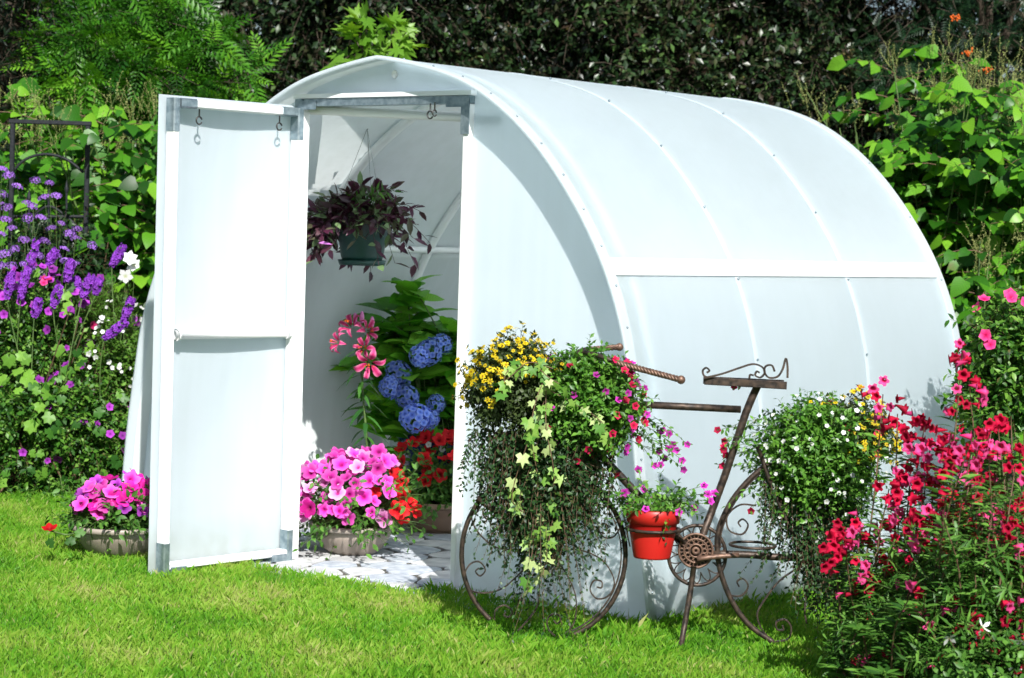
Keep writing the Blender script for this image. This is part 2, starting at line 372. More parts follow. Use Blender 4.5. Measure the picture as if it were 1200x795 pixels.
def disc_flower(lobes=5, depth=.45, wav=.12, cup=.15, segs=None, notch=.12, rings=(.0, .12, .35, .75, 1.), seed=0):
    """open trumpet facing +z, unit radius"""
    rg = np.random.default_rng(seed); n = lobes * 4 if segs is None else segs
    a = np.arange(n) / n * 2 * PI; V = []; rr = []
    for k in rings:
        lob = 1 - notch * (k ** 2) * (1 - np.abs(np.cos(a * lobes / 2))) * 2.0 if k > .5 else np.ones(n)
        lob = np.maximum(lob, .25)
        z = -depth * (1 - min(k / .45, 1)) ** 1.2 + cup * max(k - .35, 0) ** 1.5 + wav * (k ** 3) * np.sin(a * lobes + 1.3) * .7 + rg.normal(0, .03, n) * k
        V.append(np.stack([np.cos(a) * k * lob, np.sin(a) * k * lob, z], 1)); rr.append(np.full(n, k))
    return np.concatenate(V), quads(len(rings), n, True), np.concatenate(rr)
PETUNIAS = [disc_flower(5, .5, .16, .12, seed=i) for i in range(4)]
SMALLTRUMP = [disc_flower(5, .6, .1, .1, segs=10, rings=(.05, .4, 1.), seed=i) for i in range(2)]
def daisy_t(n=8, seed=0):
    rg = np.random.default_rng(seed); V, T, rr = [], [], []
    for i in range(n):
        a = i / n * 2 * PI + rg.normal(0, .05); c, s = math.cos(a), math.sin(a); w = .3
        for (x, y, z, r_) in ((.1, 0, .05, 0), (.6, -w, .12, .6), (.6, w, .12, .6), (1, 0, .02 + rg.normal(0, .05), 1)):
            V.append((x * c - y * s, x * s + y * c, z)); rr.append(max(r_, .45))
        b = i * 4; T += [(b, b + 1, b + 2), (b + 2, b + 1, b + 3)]
    b = len(V)
    for i in range(6): V.append((.28 * math.cos(i * PI / 3), .28 * math.sin(i * PI / 3), .12)); rr.append(.02)
    V.append((0, 0, .25)); rr.append(0); T += [(b + i, b + (i + 1) % 6, b + 6) for i in range(6)]
    return np.array(V, float), np.array(T), np.array(rr, float)
DAISY = daisy_t(); DAISY6 = daisy_t(6, 3)
def petals5(w=.55, cup=.3, n=5, seed=0):
    rg = np.random.default_rng(seed); V, T, rr = [], [], []
    lv, lt, lr = leaf_t(w * 1.5, 3, 'heart', -.2, -.0); k = 0
    for i in range(n):
        a = i / n * 2 * PI; c, s = math.cos(a), math.sin(a)
        tt = np.maximum(lv[:, 1], 0); wd = np.interp(tt, [0, .4, .8, 1], [.25, .8, 1., .7]) * w * np.sign(lv[:, 0])
        q = np.stack([wd, tt, cup * tt ** 1.5 * (1 + rg.normal(0, .1)) - .1 * np.abs(wd)], 1)
        V.append(np.stack([q[:, 0] * c + q[:, 1] * s, -q[:, 0] * s + q[:, 1] * c, q[:, 2]], 1)); T.append(lt + k); k += len(lv); rr.append(tt)
    return np.concatenate(V), np.concatenate(T), np.clip(np.concatenate(rr), 0, 1)
PET5 = petals5(); PET4 = petals5(.6, .1, 4)
def tubular_t():
    """penstemon bell lying along +y, mouth at y=1"""
    n = 15; a = np.arange(n) / n * 2 * PI; V, rr = [], []
    for y, r, f in ((0, .05, 0), (.25, .11, 0), (.65, .22, 0), (.9, .25, 0), (.99, .36, 1), (.96, .50, 1.6)):
        rd = r * (1 + .16 * f * np.cos(a * 5 + 3.14)); V.append(np.stack([np.cos(a) * rd, np.full(n, y) + .05 * f * np.cos(a), np.sin(a) * rd - .12 * y * y], 1)); rr.append(np.full(n, .15 + .8 * y))
    return np.concatenate(V), quads(6, n, True), np.concatenate(rr)
TUB = tubular_t()
def cluster_t(tmpl, n, seed, size=.3, dome=.9, full=False):
    rg = np.random.default_rng(seed); V, T, rr, rn = [], [], [], []; k = 0
    i = np.arange(n); ph = i * 2.39996; zz = 1 - (i + .5) / n * (1.9 if full else 1.0)
    D = np.stack([np.cos(ph) * np.sqrt(1 - zz ** 2), np.sin(ph) * np.sqrt(1 - zz ** 2), zz * dome], 1)
    for d in D:
        z = nrm(d + rg.normal(0, .15, 3)); x = nrm(np.cross(z, rg.normal(0, 1, 3))); y = np.cross(z, x)
        q = tmpl[0] * size * rg.uniform(.8, 1.2); V.append(q[:, :1] * x + q[:, 1:2] * y + q[:, 2:] * z + d * rg.uniform(.9, 1.08)); T.append(tmpl[1] + k); k += len(q); rr.append(tmpl[2])
    return np.concatenate(V), np.concatenate(T), np.concatenate(rr)
def frames(axis, nor):
    a = nrm(axis); n = nrm(nor - a * (a * nor).sum(-1, keepdims=True)); s = np.cross(a, n)
    return np.stack([s, a, n], -1)          # columns
def scatter(S, tmpl, pos, axis, nor, size, mat, rnd=None, smooth=True):
    pos = np.asarray(pos, float); N = len(pos)
    if N == 0: return
    if rnd is None: rnd = R.random(N)
    size = np.broadcast_to(np.asarray(size, float), (N,)); M = frames(np.asarray(axis, float), np.asarray(nor, float))
    V = np.einsum('nij,kj->nki', M, tmpl[0]) * size[:, None, None] + pos[:, None]
    k = len(tmpl[0]); T = tmpl[1][None] + (np.arange(N) * k)[:, None, None]
    S.add(V.reshape(-1, 3), T.reshape(-1, 3), mat, np.repeat(rnd, k), np.tile(tmpl[2], N), smooth)
PARTMESH = {}
def variants(key, tmpls, mats, n=5):
    """shared part meshes with different rnd values"""
    if key in PARTMESH: return PARTMESH[key]
    out = []
    for i in range(n):
        for mt in mats:
            t = tmpls[i % len(tmpls)]; S = Soup(); S.add(t[0], t[1], mt, i / max(n - 1, 1), t[2]); out.append(S.mesh(key))
    PARTMESH[key] = out
    return out
def parts(name, key, tmpls, mats, pos, axis, nor, size, parent, rnd=None, n=5):
    """each leaf or flower an object of its own under parent, sharing mesh data"""
    if len(pos) == 0: return
    ms = variants(key, tmpls, mats, n); M = frames(np.asarray(axis, float), np.asarray(nor, float)); N = len(pos)
    size = np.broadcast_to(np.asarray(size, float), (N,)); inv = parent_inv(parent)
    ids = R.integers(0, len(ms), N) if rnd is None else np.clip((rnd * len(ms)).astype(int), 0, len(ms) - 1)
    for i in range(N):
        o = bpy.data.objects.new(name, ms[ids[i]]); m4 = Matrix.Identity(4); q = M[i] * size[i]
        for a in range(3):
            for b in range(3): m4[a][b] = q[a, b]
            m4[a][3] = pos[i][a]
        o.matrix_basis = inv @ m4; o.parent = parent; COL.objects.link(o)
def split_parts(name, key, tmpls, mats, pos, axis, nor, size, parent, limit=290, stuff=None, minpx=9, rnd=None, n=5, lod=None):
    """the ones that show largest become parts, the rest one stuff mesh"""
    pos = np.asarray(pos, float); N = len(pos); size = np.broadcast_to(np.asarray(size, float), (N,))
    sx, sy, d = screen(pos); px = size * FPX / d
    vis = (sx > -40) & (sx < 1240) & (sy > -40) & (sy < 830) & (px > minpx)
    order = np.argsort(np.where(vis, d, 1e9)); k = min(limit, int(vis.sum())); A = order[:k]; B = order[k:]
    if rnd is None: rnd = R.random(N)
    parts(name, key, tmpls, mats, pos[A], axis[A], nor[A], size[A], parent, None if len(mats) > 1 else rnd[A], n)
    if len(B):
        S = Soup()
        for j, t in enumerate(lod or tmpls):
            for q, mt in enumerate(mats):
                b = B[(j + q * len(tmpls))::len(tmpls) * len(mats)]
                scatter(S, t, pos[b], axis[b], nor[b], size[b], mt, rnd[b])
        S.obj(stuff or 'foliage', parent, kind='stuff')
def sprigs(starts, dirs, L, m, droop=.3, wob=.15, s0=.15, s1=1.0, two=False, up=.5):
    """twigs with m leaves each: returns leaf positions, axes, normals and the twig polylines"""
    N = len(starts); starts = np.asarray(starts, float); dirs = nrm(np.asarray(dirs, float)); L = np.broadcast_to(np.asarray(L, float), (N,))
    s = np.linspace(s0, s1, m); bend = R.normal(0, wob, (N, 3))
    def pt(s): return starts[:, None] + (dirs[:, None] * s[None, :, None] + bend[:, None] * (s ** 2)[None, :, None] + np.array([0, 0, -1.]) * droop * (s ** 2)[None, :, None]) * L[:, None, None]
    P = pt(s); tan = nrm(pt(s + .02) - P)
    side = nrm(np.cross(tan, np.array([0, 0, 1.]) + R.normal(0, .15, (N, 1, 3)))); upv = np.cross(side, tan)
    ang = (np.arange(m) * (PI if two else 2.4))[None, :, None] + R.uniform(0, 6.28, (N, 1, 1)) * (0 if two else 1) + R.normal(0, .3, (N, m, 1))
    out = side * np.cos(ang) + upv * np.sin(ang) if not two else side * np.where(np.arange(m) % 2, 1, -1)[None, :, None]
    ax = nrm(out * .9 + tan * R.uniform(.3, 1., (N, m, 1)) + R.normal(0, .15, (N, m, 3)))
    nor = nrm(np.array([0, 0, up]) + R.normal(0, .35, (N, m, 3)) + out * .15 + SUN * up * .5)
    path = pt(np.linspace(0, 1, 5))
    return P.reshape(-1, 3), ax.reshape(-1, 3), nor.reshape(-1, 3), path
def twigs(S, paths, r0, r1, mat):
    """many thin 3-sided stems in one go; paths (N,K,3)"""
    P = np.asarray(paths, float); N, K, _ = P.shape; d = nrm(np.gradient(P, axis=1)); u = nrm(np.cross(d, np.array([.3, .2, 1.]))); w = np.cross(d, u)
    rr = np.linspace(0, 1, K)[None, :] * (np.broadcast_to(r1, (N,)) - np.broadcast_to(r0, (N,)))[:, None] + np.broadcast_to(r0, (N,))[:, None]
    a = np.arange(3) * 2 * PI / 3
    V = P[:, :, None] + rr[:, :, None, None] * (np.cos(a)[:, None] * u[:, :, None] + np.sin(a)[:, None] * w[:, :, None])
    T = quads(K, 3, True)[None] + (np.arange(N) * K * 3)[:, None, None]
    S.add(V.reshape(-1, 3), T.reshape(-1, 3), mat)
def ell_pts(n, c, r, lo=-.2, shell=.75):
    """points in the outer shell of an ellipsoid; lo: lowest z fraction"""
    D = nrm(R.normal(0, 1, (n * 3, 3))); D = D[D[:, 2] > lo][:n]
    k = R.uniform(shell, 1, (len(D), 1)); return np.asarray(c) + D * k * np.asarray(r), D
def lump(P, sc_=3., seed=0):
    rg = np.random.default_rng(seed); v = 0
    for i in range(4):
        k = rg.normal(0, sc_ * (1 + .6 * i), 3); v = v + np.sin(P @ k + rg.uniform(0, 6.28)) / (1 + .5 * i)
    return v / 2.2

# ------------------------------------------------------------------ setting: ground, lawn, beds
def sheet(name, mat, xs, ys, zf):
    X, Y = np.meshgrid(xs, ys, indexing='ij'); Z = zf(X, Y); S = Soup()
    S.add(np.stack([X, Y, Z], -1).reshape(-1, 3), quads(len(xs), len(ys)), mat)
    return S.obj(name, kind='structure')
def lawn_mat():
    mt, nt, b = newmat('lawn_soil'); tc = node(nt, 'ShaderNodeTexCoord')
    n1 = node(nt, 'ShaderNodeTexNoise'); n1.inputs['Scale'].default_value = 1.4; n1.inputs['Detail'].default_value = 8
    n2 = node(nt, 'ShaderNodeTexNoise'); n2.inputs['Scale'].default_value = 90; n2.inputs['Detail'].default_value = 3
    nt.links.new(tc.outputs['Object'], n1.inputs[0]); nt.links.new(tc.outputs['Object'], n2.inputs[0])
    ad = node(nt, 'ShaderNodeMath', operation='MULTIPLY'); nt.links.new(n1.outputs[0], ad.inputs[0]); nt.links.new(n2.outputs[0], ad.inputs[1])
    r = ramp(nt, [(.12, (.03, .05, .01)), (.25, (.06, .14, .015)), (.42, (.12, .20, .03))]); nt.links.new(ad.outputs[0], r.inputs[0])
    nt.links.new(r.outputs[0], b.inputs['Base Color']); b.inputs['Roughness'].default_value = .95
lawn_mat()
bump = lambda X, Y: .012 * np.sin(X * 1.7 + .4) * np.cos(Y * 1.3)
sheet('ground', 'soil', np.r_[-600, -60, np.linspace(-16, 16, 30), 60, 600], np.r_[-600, -60, np.linspace(-12, 20, 30), 60, 600], lambda X, Y: -.03 + 0 * X)
sheet('lawn', 'lawn_soil', np.linspace(-14, 14, 60), np.linspace(-12, 6.5, 50), lambda X, Y: -.012 + .4 * bump(X, Y) * (np.abs(X) > 1.6))

# profile of the greenhouse hoop: half width, height
PR = np.array([(1.4892, 0.0), (1.422, 0.4286), (1.3687, 0.7772), (1.3521, 0.8849), (1.3272, 0.9901), (1.2944, 1.0923), (1.2542, 1.1909), (1.2068, 1.2854), (1.1526, 1.3753), (1.0928, 1.4607), (1.0287, 1.5421), (0.961, 1.6199), (0.8894, 1.6941), (0.813, 1.7635), (0.7316, 1.8274), (0.6454, 1.8851), (0.5546, 1.936), (0.4595, 1.9785), (0.3604, 2.0109), (0.259, 2.0353), (0.1566, 2.0562), (0.0527, 2.0734), (0.0, 2.0797)])
LG = 2.4894
fine = spline(PR, 3); fine[:, 1] = np.maximum(fine[:, 1], 0)
def full_prof(off=0):
    P = np.vstack([fine * [-1, 1], fine[::-1][1:]]); P = P[::1].copy()
    P[:, 0] += .0556 * (P[:, 1] / 2) ** 2 + .03 * (P[:, 0] < 0) * np.maximum(0, 1 - P[:, 1] / .5)
    d = nrm(np.gradient(P, axis=0)); n = np.stack([-d[:, 1], d[:, 0]], 1)      # outward (left/up)
    Q = P + n * off; Q[0, 1] = 0; Q[-1, 1] = 0
    return Q
F0 = full_prof()
def shell(i0, i1, y0, y1, o0, o1, ny=2):
    A = full_prof(o0)[i0:i1 + 1]; B = full_prof(o1)[i0:i1 + 1]; ring = np.vstack([A, B[::-1]]); n = len(ring); ys = np.linspace(y0, y1, ny)
    V = np.stack([np.repeat(ring[None, :, 0], ny, 0), np.repeat(ys[:, None], n, 1), np.repeat(ring[None, :, 1], ny, 0)], -1).reshape(-1, 3)
    T = quads(ny, n, True); k = len(A); e = []
    for o in (0, (ny - 1) * n):
        for j in range(k - 1): e += [(o + j, o + j + 1, o + n - 1 - j), (o + j + 1, o + n - 2 - j, o + n - 1 - j)]
    return V, np.vstack([T, e])
ZS = 1.30
iL = int(np.argmin(np.abs(F0[:len(fine), 1] - ZS))); iT = len(fine) - 1; iR = 2 * iT - iL; iE = 2 * iT
GH = thing('greenhouse', 'white arched walk-in greenhouse of translucent sheet with its door swung open', 'greenhouse')
ribs = [0, LG / 3, 2 * LG / 3, LG]
for b in range(3):
    y0, y1 = ribs[b] + (.0015 if b else .002), ribs[b + 1] - .0015
    for i0, i1, nm in ((0, iL, 'side_panel'), (iL, iT, 'roof_panel'), (iT, iR, 'roof_panel'), (iR, iE, 'side_panel')):
        S = Soup(); V, T = shell(i0, i1, y0, y1, 0, -.006); S.add(V, T, 'side_sheet' if i0 >= iT else 'brightened_sheet'); S.obj(nm, GH)  # left panels take the copy whitened to lighten the inside view
for y in ribs:
    yy = min(max(y, .14), LG - .06); P = full_prof(-.032); S = Soup(); V, T = tube(np.stack([P[:, 0], np.full(len(P), yy), P[:, 1]], 1), .021, 10); S.add(V, T, 'white_pipe'); S.obj('hoop', GH)
for y in ribs[1:3]:
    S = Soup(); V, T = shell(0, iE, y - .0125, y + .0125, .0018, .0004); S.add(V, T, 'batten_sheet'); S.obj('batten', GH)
for y0, y1, nm in ((-.004, .040, 'front_rim'), (LG - .05, LG + .004, 'back_rim')):
    S = Soup(); V, T = shell(0, iE, y0, y1, .006, -.0105 if nm == 'front_rim' else -.012); S.add(V, T, 'batten_sheet'); S.obj(nm, GH)
for i in (iL, iR):
    S = Soup(); V, T = shell(i - 1, i + 1, .042, LG - .052, .0075, .0037); S.add(V, T, 'white_strip'); S.obj('seam_strip', GH)
S = Soup(); pr2 = full_prof(.007)
cum = np.r_[0, np.cumsum(np.linalg.norm(np.diff(pr2, axis=0), axis=1))]
for y, st in ((.02, .16), (ribs[1], .33), (ribs[2], .33), (LG - .025, .33)):
    for s in np.arange(.12, cum[-1], st):
        x = np.interp(s, cum, pr2[:, 0]); z = np.interp(s, cum, pr2[:, 1]); V, T = ball((x, y, z), .0048, 6); S.add(V, T, 'galvanised')
S.obj('screws', GH, kind='stuff')
for x, z in ((F0[iT, 0], F0[iT, 1] - .062), (F0[iL, 0] + .055, ZS), (F0[iR, 0] - .055, ZS)):
    S = Soup(); V, T = tube([(x, .1, z), (x, LG - .03, z)], .017, 10); S.add(V, T, 'white_pipe'); S.obj('purlin', GH)
# front wall, set back under the rim
XL, XR, DH, YW = -.452, .468, 1.905, .104
P = full_prof(-.0125)
def pz(x):   # height of the inner outline over x
    h = P[:iT + 1] if x < P[iT, 0] else P[iT:]
    return np.interp(x, h[:, 0], h[:, 1]) if x < P[iT, 0] else np.interp(-x, -h[::-1, 0][::1], h[::-1, 1]) if 0 else float(np.interp(x, h[:, 0], h[:, 1]))
right = [q for q in P[iT:] if q[0] > XR + .02]; left = [q for q in P[:iT + 1] if q[0] < XL - .02]
poly = [(XR + .02, 0), (XR + .02, pz(XR + .02))] + [tuple(q) for q in right]
S = Soup(); V, T = extrude(poly, YW, YW + .006); S.add(V, T, 'end_sheet', smooth=False); S.obj('front_wall_panel', GH)
poly = [tuple(q) for q in left] + [(XL - .02, pz(XL - .02)), (XL - .02, 0)]
S = Soup(); V, T = extrude(poly, YW, YW + .006); S.add(V, T, 'end_sheet', smooth=False); S.obj('front_wall_panel', GH)
mid = [tuple(q) for q in P if XL - .017 < q[0] < XR + .017]
poly = [(XL - .017, DH + .03), *[q for q in mid if q[1] > DH + .035], (XR + .017, DH + .03)]
S = Soup(); V, T = extrude(poly, YW, YW + .006); S.add(V, T, 'end_sheet', smooth=False); S.obj('gable_panel', GH)
# back wall: two sheets and a seam
PB = full_prof(-.0125)
low = [tuple(q) for q in PB if q[1] < ZS + .02]; hi = [tuple(q) for q in PB if q[1] >= ZS + .02]
S = Soup(); V, T = extrude(low, LG - .046, LG - .040); S.add(V, T, 'brightened_sheet', smooth=False); S.obj('back_wall_panel', GH)
S = Soup(); V, T = extrude(hi, LG - .046, LG - .040); S.add(V, T, 'brightened_sheet', smooth=False); S.obj('back_wall_panel', GH)
S = Soup(); V, T = box((-1.2, LG - .058, ZS - .01), (1.2, LG - .048, ZS + .06)); S.add(V, T, 'white_strip', smooth=False); S.obj('seam_strip', GH)
S = Soup(); V, T = box((-1.46, LG - .07, 0), (1.46, LG - .05, .07)); S.add(V, T, 'white_strip', smooth=False); S.obj('sill', GH)
# door frame
for x, sgn in ((XL, -1), (XR, 1)):
    S = Soup(); V, T = obox((x, YW - .003, .0), (x, YW - .003, DH - .012), .030, .05, (1, 0, 0)); S.add(V, T, 'white_pipe', smooth=False); S.obj('door_jamb', GH)
    S = Soup(); V, T = box((x - .021, YW - .034, DH - .13), (x + .021, YW - .030, DH + .02)); S.add(V, T, 'galvanised', smooth=False)
    V, T = box((x - .021 if sgn < 0 else x - .1, YW - .0345, DH - .024), (x + .1 if sgn < 0 else x + .021, YW - .0305, DH + .012)); S.add(V, T, 'galvanised', smooth=False); S.obj('corner_bracket', GH)
S = Soup(); V, T = box((XL - .018, YW - .029, DH - .01), (XR + .018, YW + .026, DH + .02)); S.add(V, T, 'galvanised', smooth=False)
S.obj('door_header', GH); S = Soup(); V, T = box((XL - .03, YW - .036, DH + .022), (XR + .03, YW - .001, DH + .040)); S.add(V, T, 'white_strip', smooth=False); S.obj('header_strip', GH)
S = Soup(); V, T = tube([(XL - .12, .13, DH - .015), (.1, .15, DH - .045), (XR + .16, .13, DH - .07)], .02, 10); S.add(V, T, 'white_pipe'); S.obj('cross_pipe', GH)
def hookobj(c, parent, r=.013, ax='x'):
    S = Soup(); a = np.linspace(-.4 * PI, 1.35 * PI, 14); z = c[2] - .03 - r
    u = np.array([1, 0, 0.]) if ax == 'x' else np.array([0, 1, 0.])
    pts = np.array(c) + np.array([(0, 0, 0), (0, 0, -.028)]); ring = np.array([c[0], c[1], z]) + np.sin(a)[:, None] * u * r * -1 + np.cos(a)[:, None] * np.array([0, 0, r])
    V, T = tube(np.vstack([pts, ring]), .0032, 6); S.add(V, T, 'dark_metal'); S.obj('hook', parent)
hookobj((.285, YW - .032, DH - .008), GH, .015); hookobj((.31, YW - .034, DH - .005), GH, .012, 'y')
# latch and handle on the wall left of the opening, seen past the door
S = Soup(); V, T = obox((-1.24, YW - .02, .93), (-1.24, YW - .02, 1.07), .03, .02, (1, 0, 0)); S.add(V, T, 'galvanised', smooth=False); S.obj('wall_handle', GH)
S = Soup(); V, T = tube([(-1.335, YW - .015, 1.085), (-1.15, YW - .05, 1.085)], .005, 6); S.add(V, T, 'dark_metal'); S.obj('latch_rod', GH)
# door, hinged at the left jamb and open by about ninety degrees
D0 = np.array([-.436, .064, .012]); D1 = np.array([-.462, -.617, .0]); DT = 1.885
S = Soup(); DOOR = None
du = nrm(D1 - D0) * [1, 1, 0]; du = nrm(du); dl = np.linalg.norm(D1[:2] - D0[:2]); dn = np.array([-du[1], du[0], 0]);
if dn[0] < 0: dn = -dn
def dp(u, z, n=0): return D0 * [1, 1, 0] + du * u + dn * n + np.array([0, 0, z])
nu, nz = 14, 26
U, Z = np.meshgrid(np.linspace(.006, dl + .03, nu), np.linspace(.0, DT + .012, nz), indexing='ij')
uu = np.clip(U / dl, 0, 1); seg = np.where(Z < .95, Z / .95, (Z - .95) / (DT - .95)); bul = -.030 - .045 * np.sin(PI * uu) * np.sin(PI * np.clip(seg, 0, 1)) ** .8
Vg = D0[None, None] * [1, 1, 0] + du * U[..., None] + dn * bul[..., None] + np.array([0, 0, 1.]) * Z[..., None]
Vg2 = Vg - dn * .005
S.add(Vg.reshape(-1, 3), quads(nu, nz), 'end_sheet'); S.add(Vg2.reshape(-1, 3), quads(nu, nz), 'end_sheet')
S2 = Soup(); V, T = obox(dp(.015, .0), dp(.015, DT - .0), .028, .05, du); S2.add(V, T, 'white_pipe', smooth=False)
V, T = obox(dp(dl - .015, 0), dp(dl - .015, DT), .028, .05, du); S2.add(V, T, 'white_pipe', smooth=False)
V, T = obox(dp(.036, DT - .018), dp(dl - .036, DT - .018), .05, .034, dn); S2.add(V, T, 'white_pipe', smooth=False)
V, T = obox(dp(.032, .036), dp(dl - .032, .036), .05, .026, dn); S2.add(V, T, 'white_pipe', smooth=False)
DOOR = S2.obj('door', GH)
S.obj('door_sheet', DOOR)
S = Soup(); V, T = tube([dp(.036, .955, .008), dp(dl - .036, .955, .008)], .019, 12); S.add(V, T, 'white_pipe')
V, T = obox(dp(.036, .955, -.012), dp(dl - .036, .955, -.012), .036, .022, dn); S.add(V, T, 'white_pipe', smooth=False)
for u in (.036, dl - .036):
    V, T = tube([dp(u + (.012 if u < .2 else -.012), .955, .008), dp(u + (.02 if u < .2 else -.02), .955, .008)], .025, 12); S.add(V, T, 'white_pipe')
S.obj('crossbar', DOOR)
for u, z, s in ((.015, DT, -1), (dl - .015, DT, -1), (.015, 0, 1), (dl - .015, 0, 1)):
    S = Soup(); sg = 1 if u < .2 else -1; up_ = .13
    V, T = obox(dp(u, z), dp(u, z + s * up_), .032, .056, du); S.add(V, T, 'galvanised', smooth=False)
    V, T = obox(dp(u + sg * .02, z + s * .018), dp(u + sg * .10, z + s * .018), .056, .038, dn); S.add(V, T, 'galvanised', smooth=False); S.obj('corner_bracket', DOOR)
for u in (.13, dl - .13): hookobj(dp(u, DT - .037, .02), DOOR, .015, 'y')
for z in (.3, 1.0, 1.62):
    S = Soup(); V, T = tube([(-.448, .045, z), (-.448, .045, z + .075)], .008, 8); S.add(V, T, 'galvanised'); V, T = box((-.452, .046, z + .01), (-.42, .0555, z + .065)); S.add(V, T, 'white_pipe', smooth=False); S.obj('hinge', DOOR)

# stone floor: irregular flags with dark joints, each a piece
S = Soup(); V, T = box((-1.40, -.06, -.03), (1.40, LG - .08, -.004)); S.add(V, T, 'joint_grit', smooth=False)
FLOOR = S.obj('stone_floor', kind='structure')
def voronoi_cells(seeds, lim):
    out = []
    for i, s in enumerate(seeds):
        poly = [np.array(p, float) for p in ((lim[0], lim[2]), (lim[1], lim[2]), (lim[1], lim[3]), (lim[0], lim[3]))]
        d = np.linalg.norm(seeds - s, axis=1)
        for j in np.argsort(d)[1:14]:
            mdp = (s + seeds[j]) / 2; nn = seeds[j] - s; new = []
            for k in range(len(poly)):
                a, b = poly[k], poly[(k + 1) % len(poly)]; fa, fb = (a - mdp) @ nn, (b - mdp) @ nn
                if fa <= 0: new.append(a)
                if fa * fb < 0: new.append(a + (b - a) * fa / (fa - fb))
            poly = new
            if len(poly) < 3: break
        if len(poly) >= 3: out.append(np.array(poly))
    return out
sd = []
for i in range(16):
    for j in range(14):
        sd.append((-1.36 + (i + .5 * (j % 2)) * .18 + R.normal(0, .034), -.10 + j * .20 + R.normal(0, .036)))
for ply in voronoi_cells(np.array(sd), (-1.39, 1.39, -.20, LG - .09)):
    c = ply.mean(0); q = c + (ply - c) * .93; q = np.stack([q * .8 + np.roll(q, -1, 0) * .2, q * .2 + np.roll(q, -1, 0) * .8], 1).reshape(-1, 2); q = q + R.normal(0, .002, q.shape)
    if c[1] < -.17 or abs(c[0]) > 1.4: continue
    q[:, 0] = np.clip(q[:, 0], -1.395, 1.395); q[:, 1] = np.maximum(q[:, 1], -.17)
    h = .001 + R.uniform(0, .003); n = len(q); c = q.mean(0); S = Soup(); mt = ['stone_a', 'stone_b', 'stone_b', 'stone_c'][R.integers(4)]
    V = np.concatenate([np.c_[q, np.full(n, -.02)], np.c_[c + (q - c) * .985, np.full(n, h - .0012)], np.c_[c + (q - c) * .96, np.full(n, h)], [[*c, h + .001]]])
    T = quads(3, n, True); i = np.arange(n); T = np.vstack([T, np.stack([2 * n + i, 2 * n + (i + 1) % n, np.full(n, 3 * n)], 1)])
    S.add(V, T, mt, smooth=False); S.obj('stone', FLOOR)

# grass blades over the part of the lawn that the picture can show
def lawn_ok(P):
    x, y = P[:, 0], P[:, 1]
    inside = (np.abs(x) < 1.47) & (y > -.02 - .13 * (np.abs(x) < .46)) & (y < LG)
    bedl = (x < -1.46) & (y > 1.05 + .36 * (x + 1.5) + .07 * np.sin(x * 7) + .05 * np.sin(x * 17 + 1))
    bedr = (y > 4.6)
    return ~inside & ~bedl & ~bedr
def grass(n, x0, x1, y0, y1, name, label, dense):
    P = np.c_[R.uniform(x0, x1, n), R.uniform(y0, y1, n), np.zeros(n)]
    P = P[lawn_ok(P)]
    sx, sy, d = screen(P); keep = (d > 4.5) & (sx > -150) & (sx < 1350) & (sy < 900) if dense else ~((d > 4.5) & (sx > -150) & (sx < 1350) & (sy < 900))
    P = P[keep]; n = len(P)
    l1 = lump(P, 1.9, 3); l2 = lump(P, 7, 5); l3 = lump(P, 22, 6)
    h = (.019 + .006 * l2 + R.gamma(2, .0045, n)) * (1.25 if not dense else 1)
    edge = (np.abs(np.abs(P[:, 0]) - 1.5) < .05) & (P[:, 1] < LG) | (np.abs(P[:, 1] + .03) < .035) & (np.abs(P[:, 0]) < 1.5)
    h = np.where(edge, h * 1.5, h); h = np.clip(h, .012, .09)
    a = R.uniform(0, 2 * PI, n); lean = R.normal(0, .38, (n, 2)) + .18 * np.stack([np.sin(l3 * 3), np.cos(l3 * 3)], 1)
    w = R.uniform(.0011, .0022, n) * (1 if dense else 3)
    s = np.c_[np.cos(a), np.sin(a), 0 * a] * w[:, None]; up = np.c_[lean, np.ones(n)]
    top = P + nrm(up) * h[:, None]; mid_ = P + nrm(up * [.45, .45, 1]) * h[:, None] * .55
    V = np.stack([P - s, P + s, mid_ + s * .8, top], 1).reshape(-1, 3)
    T = np.array([[0, 1, 2], [0, 2, 3]])[None] + (np.arange(n) * 4)[:, None, None]
    rn = np.clip(.44 + .24 * l1 + .20 * l2 + .12 * l3 + R.normal(0, .14, n), 0, 1); rn = np.where(R.random(n) < .018, .98, rn)
    S = Soup(); S.add(V, T.reshape(-1, 3), 'grass_blade', np.repeat(rn, 4)); o = S.obj(name, kind='stuff'); o['label'] = label; o['category'] = 'grass'
grass(900000, -4.2, 4.2, -4.6, 3.2, 'grass', 'short bright green mown grass of the lawn in front of the greenhouse', True)

# ------------------------------------------------------------------ the ornamental bicycle planter
BU = np.array([.7660, .6421, 0.]) ; BU /= np.linalg.norm(BU); BN = np.array([BU[1], -BU[0], 0.])     # along the bike, towards the camera
BO = ground(655, 752)
BIKE = thing('planter_bicycle', 'rusty wrought iron ornamental bicycle with scrolled wheels carrying flower baskets', 'bicycle', BO)
_o = np.array([655, 752.])
def bp(x, y, n=0):
    """drawing coordinates of the bicycle (3.3 mm units, y down) to its plane"""
    d = ((CC * [1, 1, 1]) - 0); r = FW + RT * (x - 600) / FPX - UP * (y - 397.5) / FPX
    t = ((BO + BN * n - CC) @ BN) / (r @ BN); return CC + r * t
def bpath(pts, n=0, k=6): return spline(np.array([bp(*p, n) for p in pts]), k)
def zq(pts, x0, y0, s): return [(x0 + a / s, y0 + b / s) for a, b in pts]
def iron(name, pts, w=.012, t=.005, n=0, parent=None, k=6, mat='rusty_iron'):
    S = Soup(); V, T = flatbar(bpath(pts, n, k), BN, w, t); S.add(V, T, mat, smooth=False); return S.obj(name, parent or BIKE)
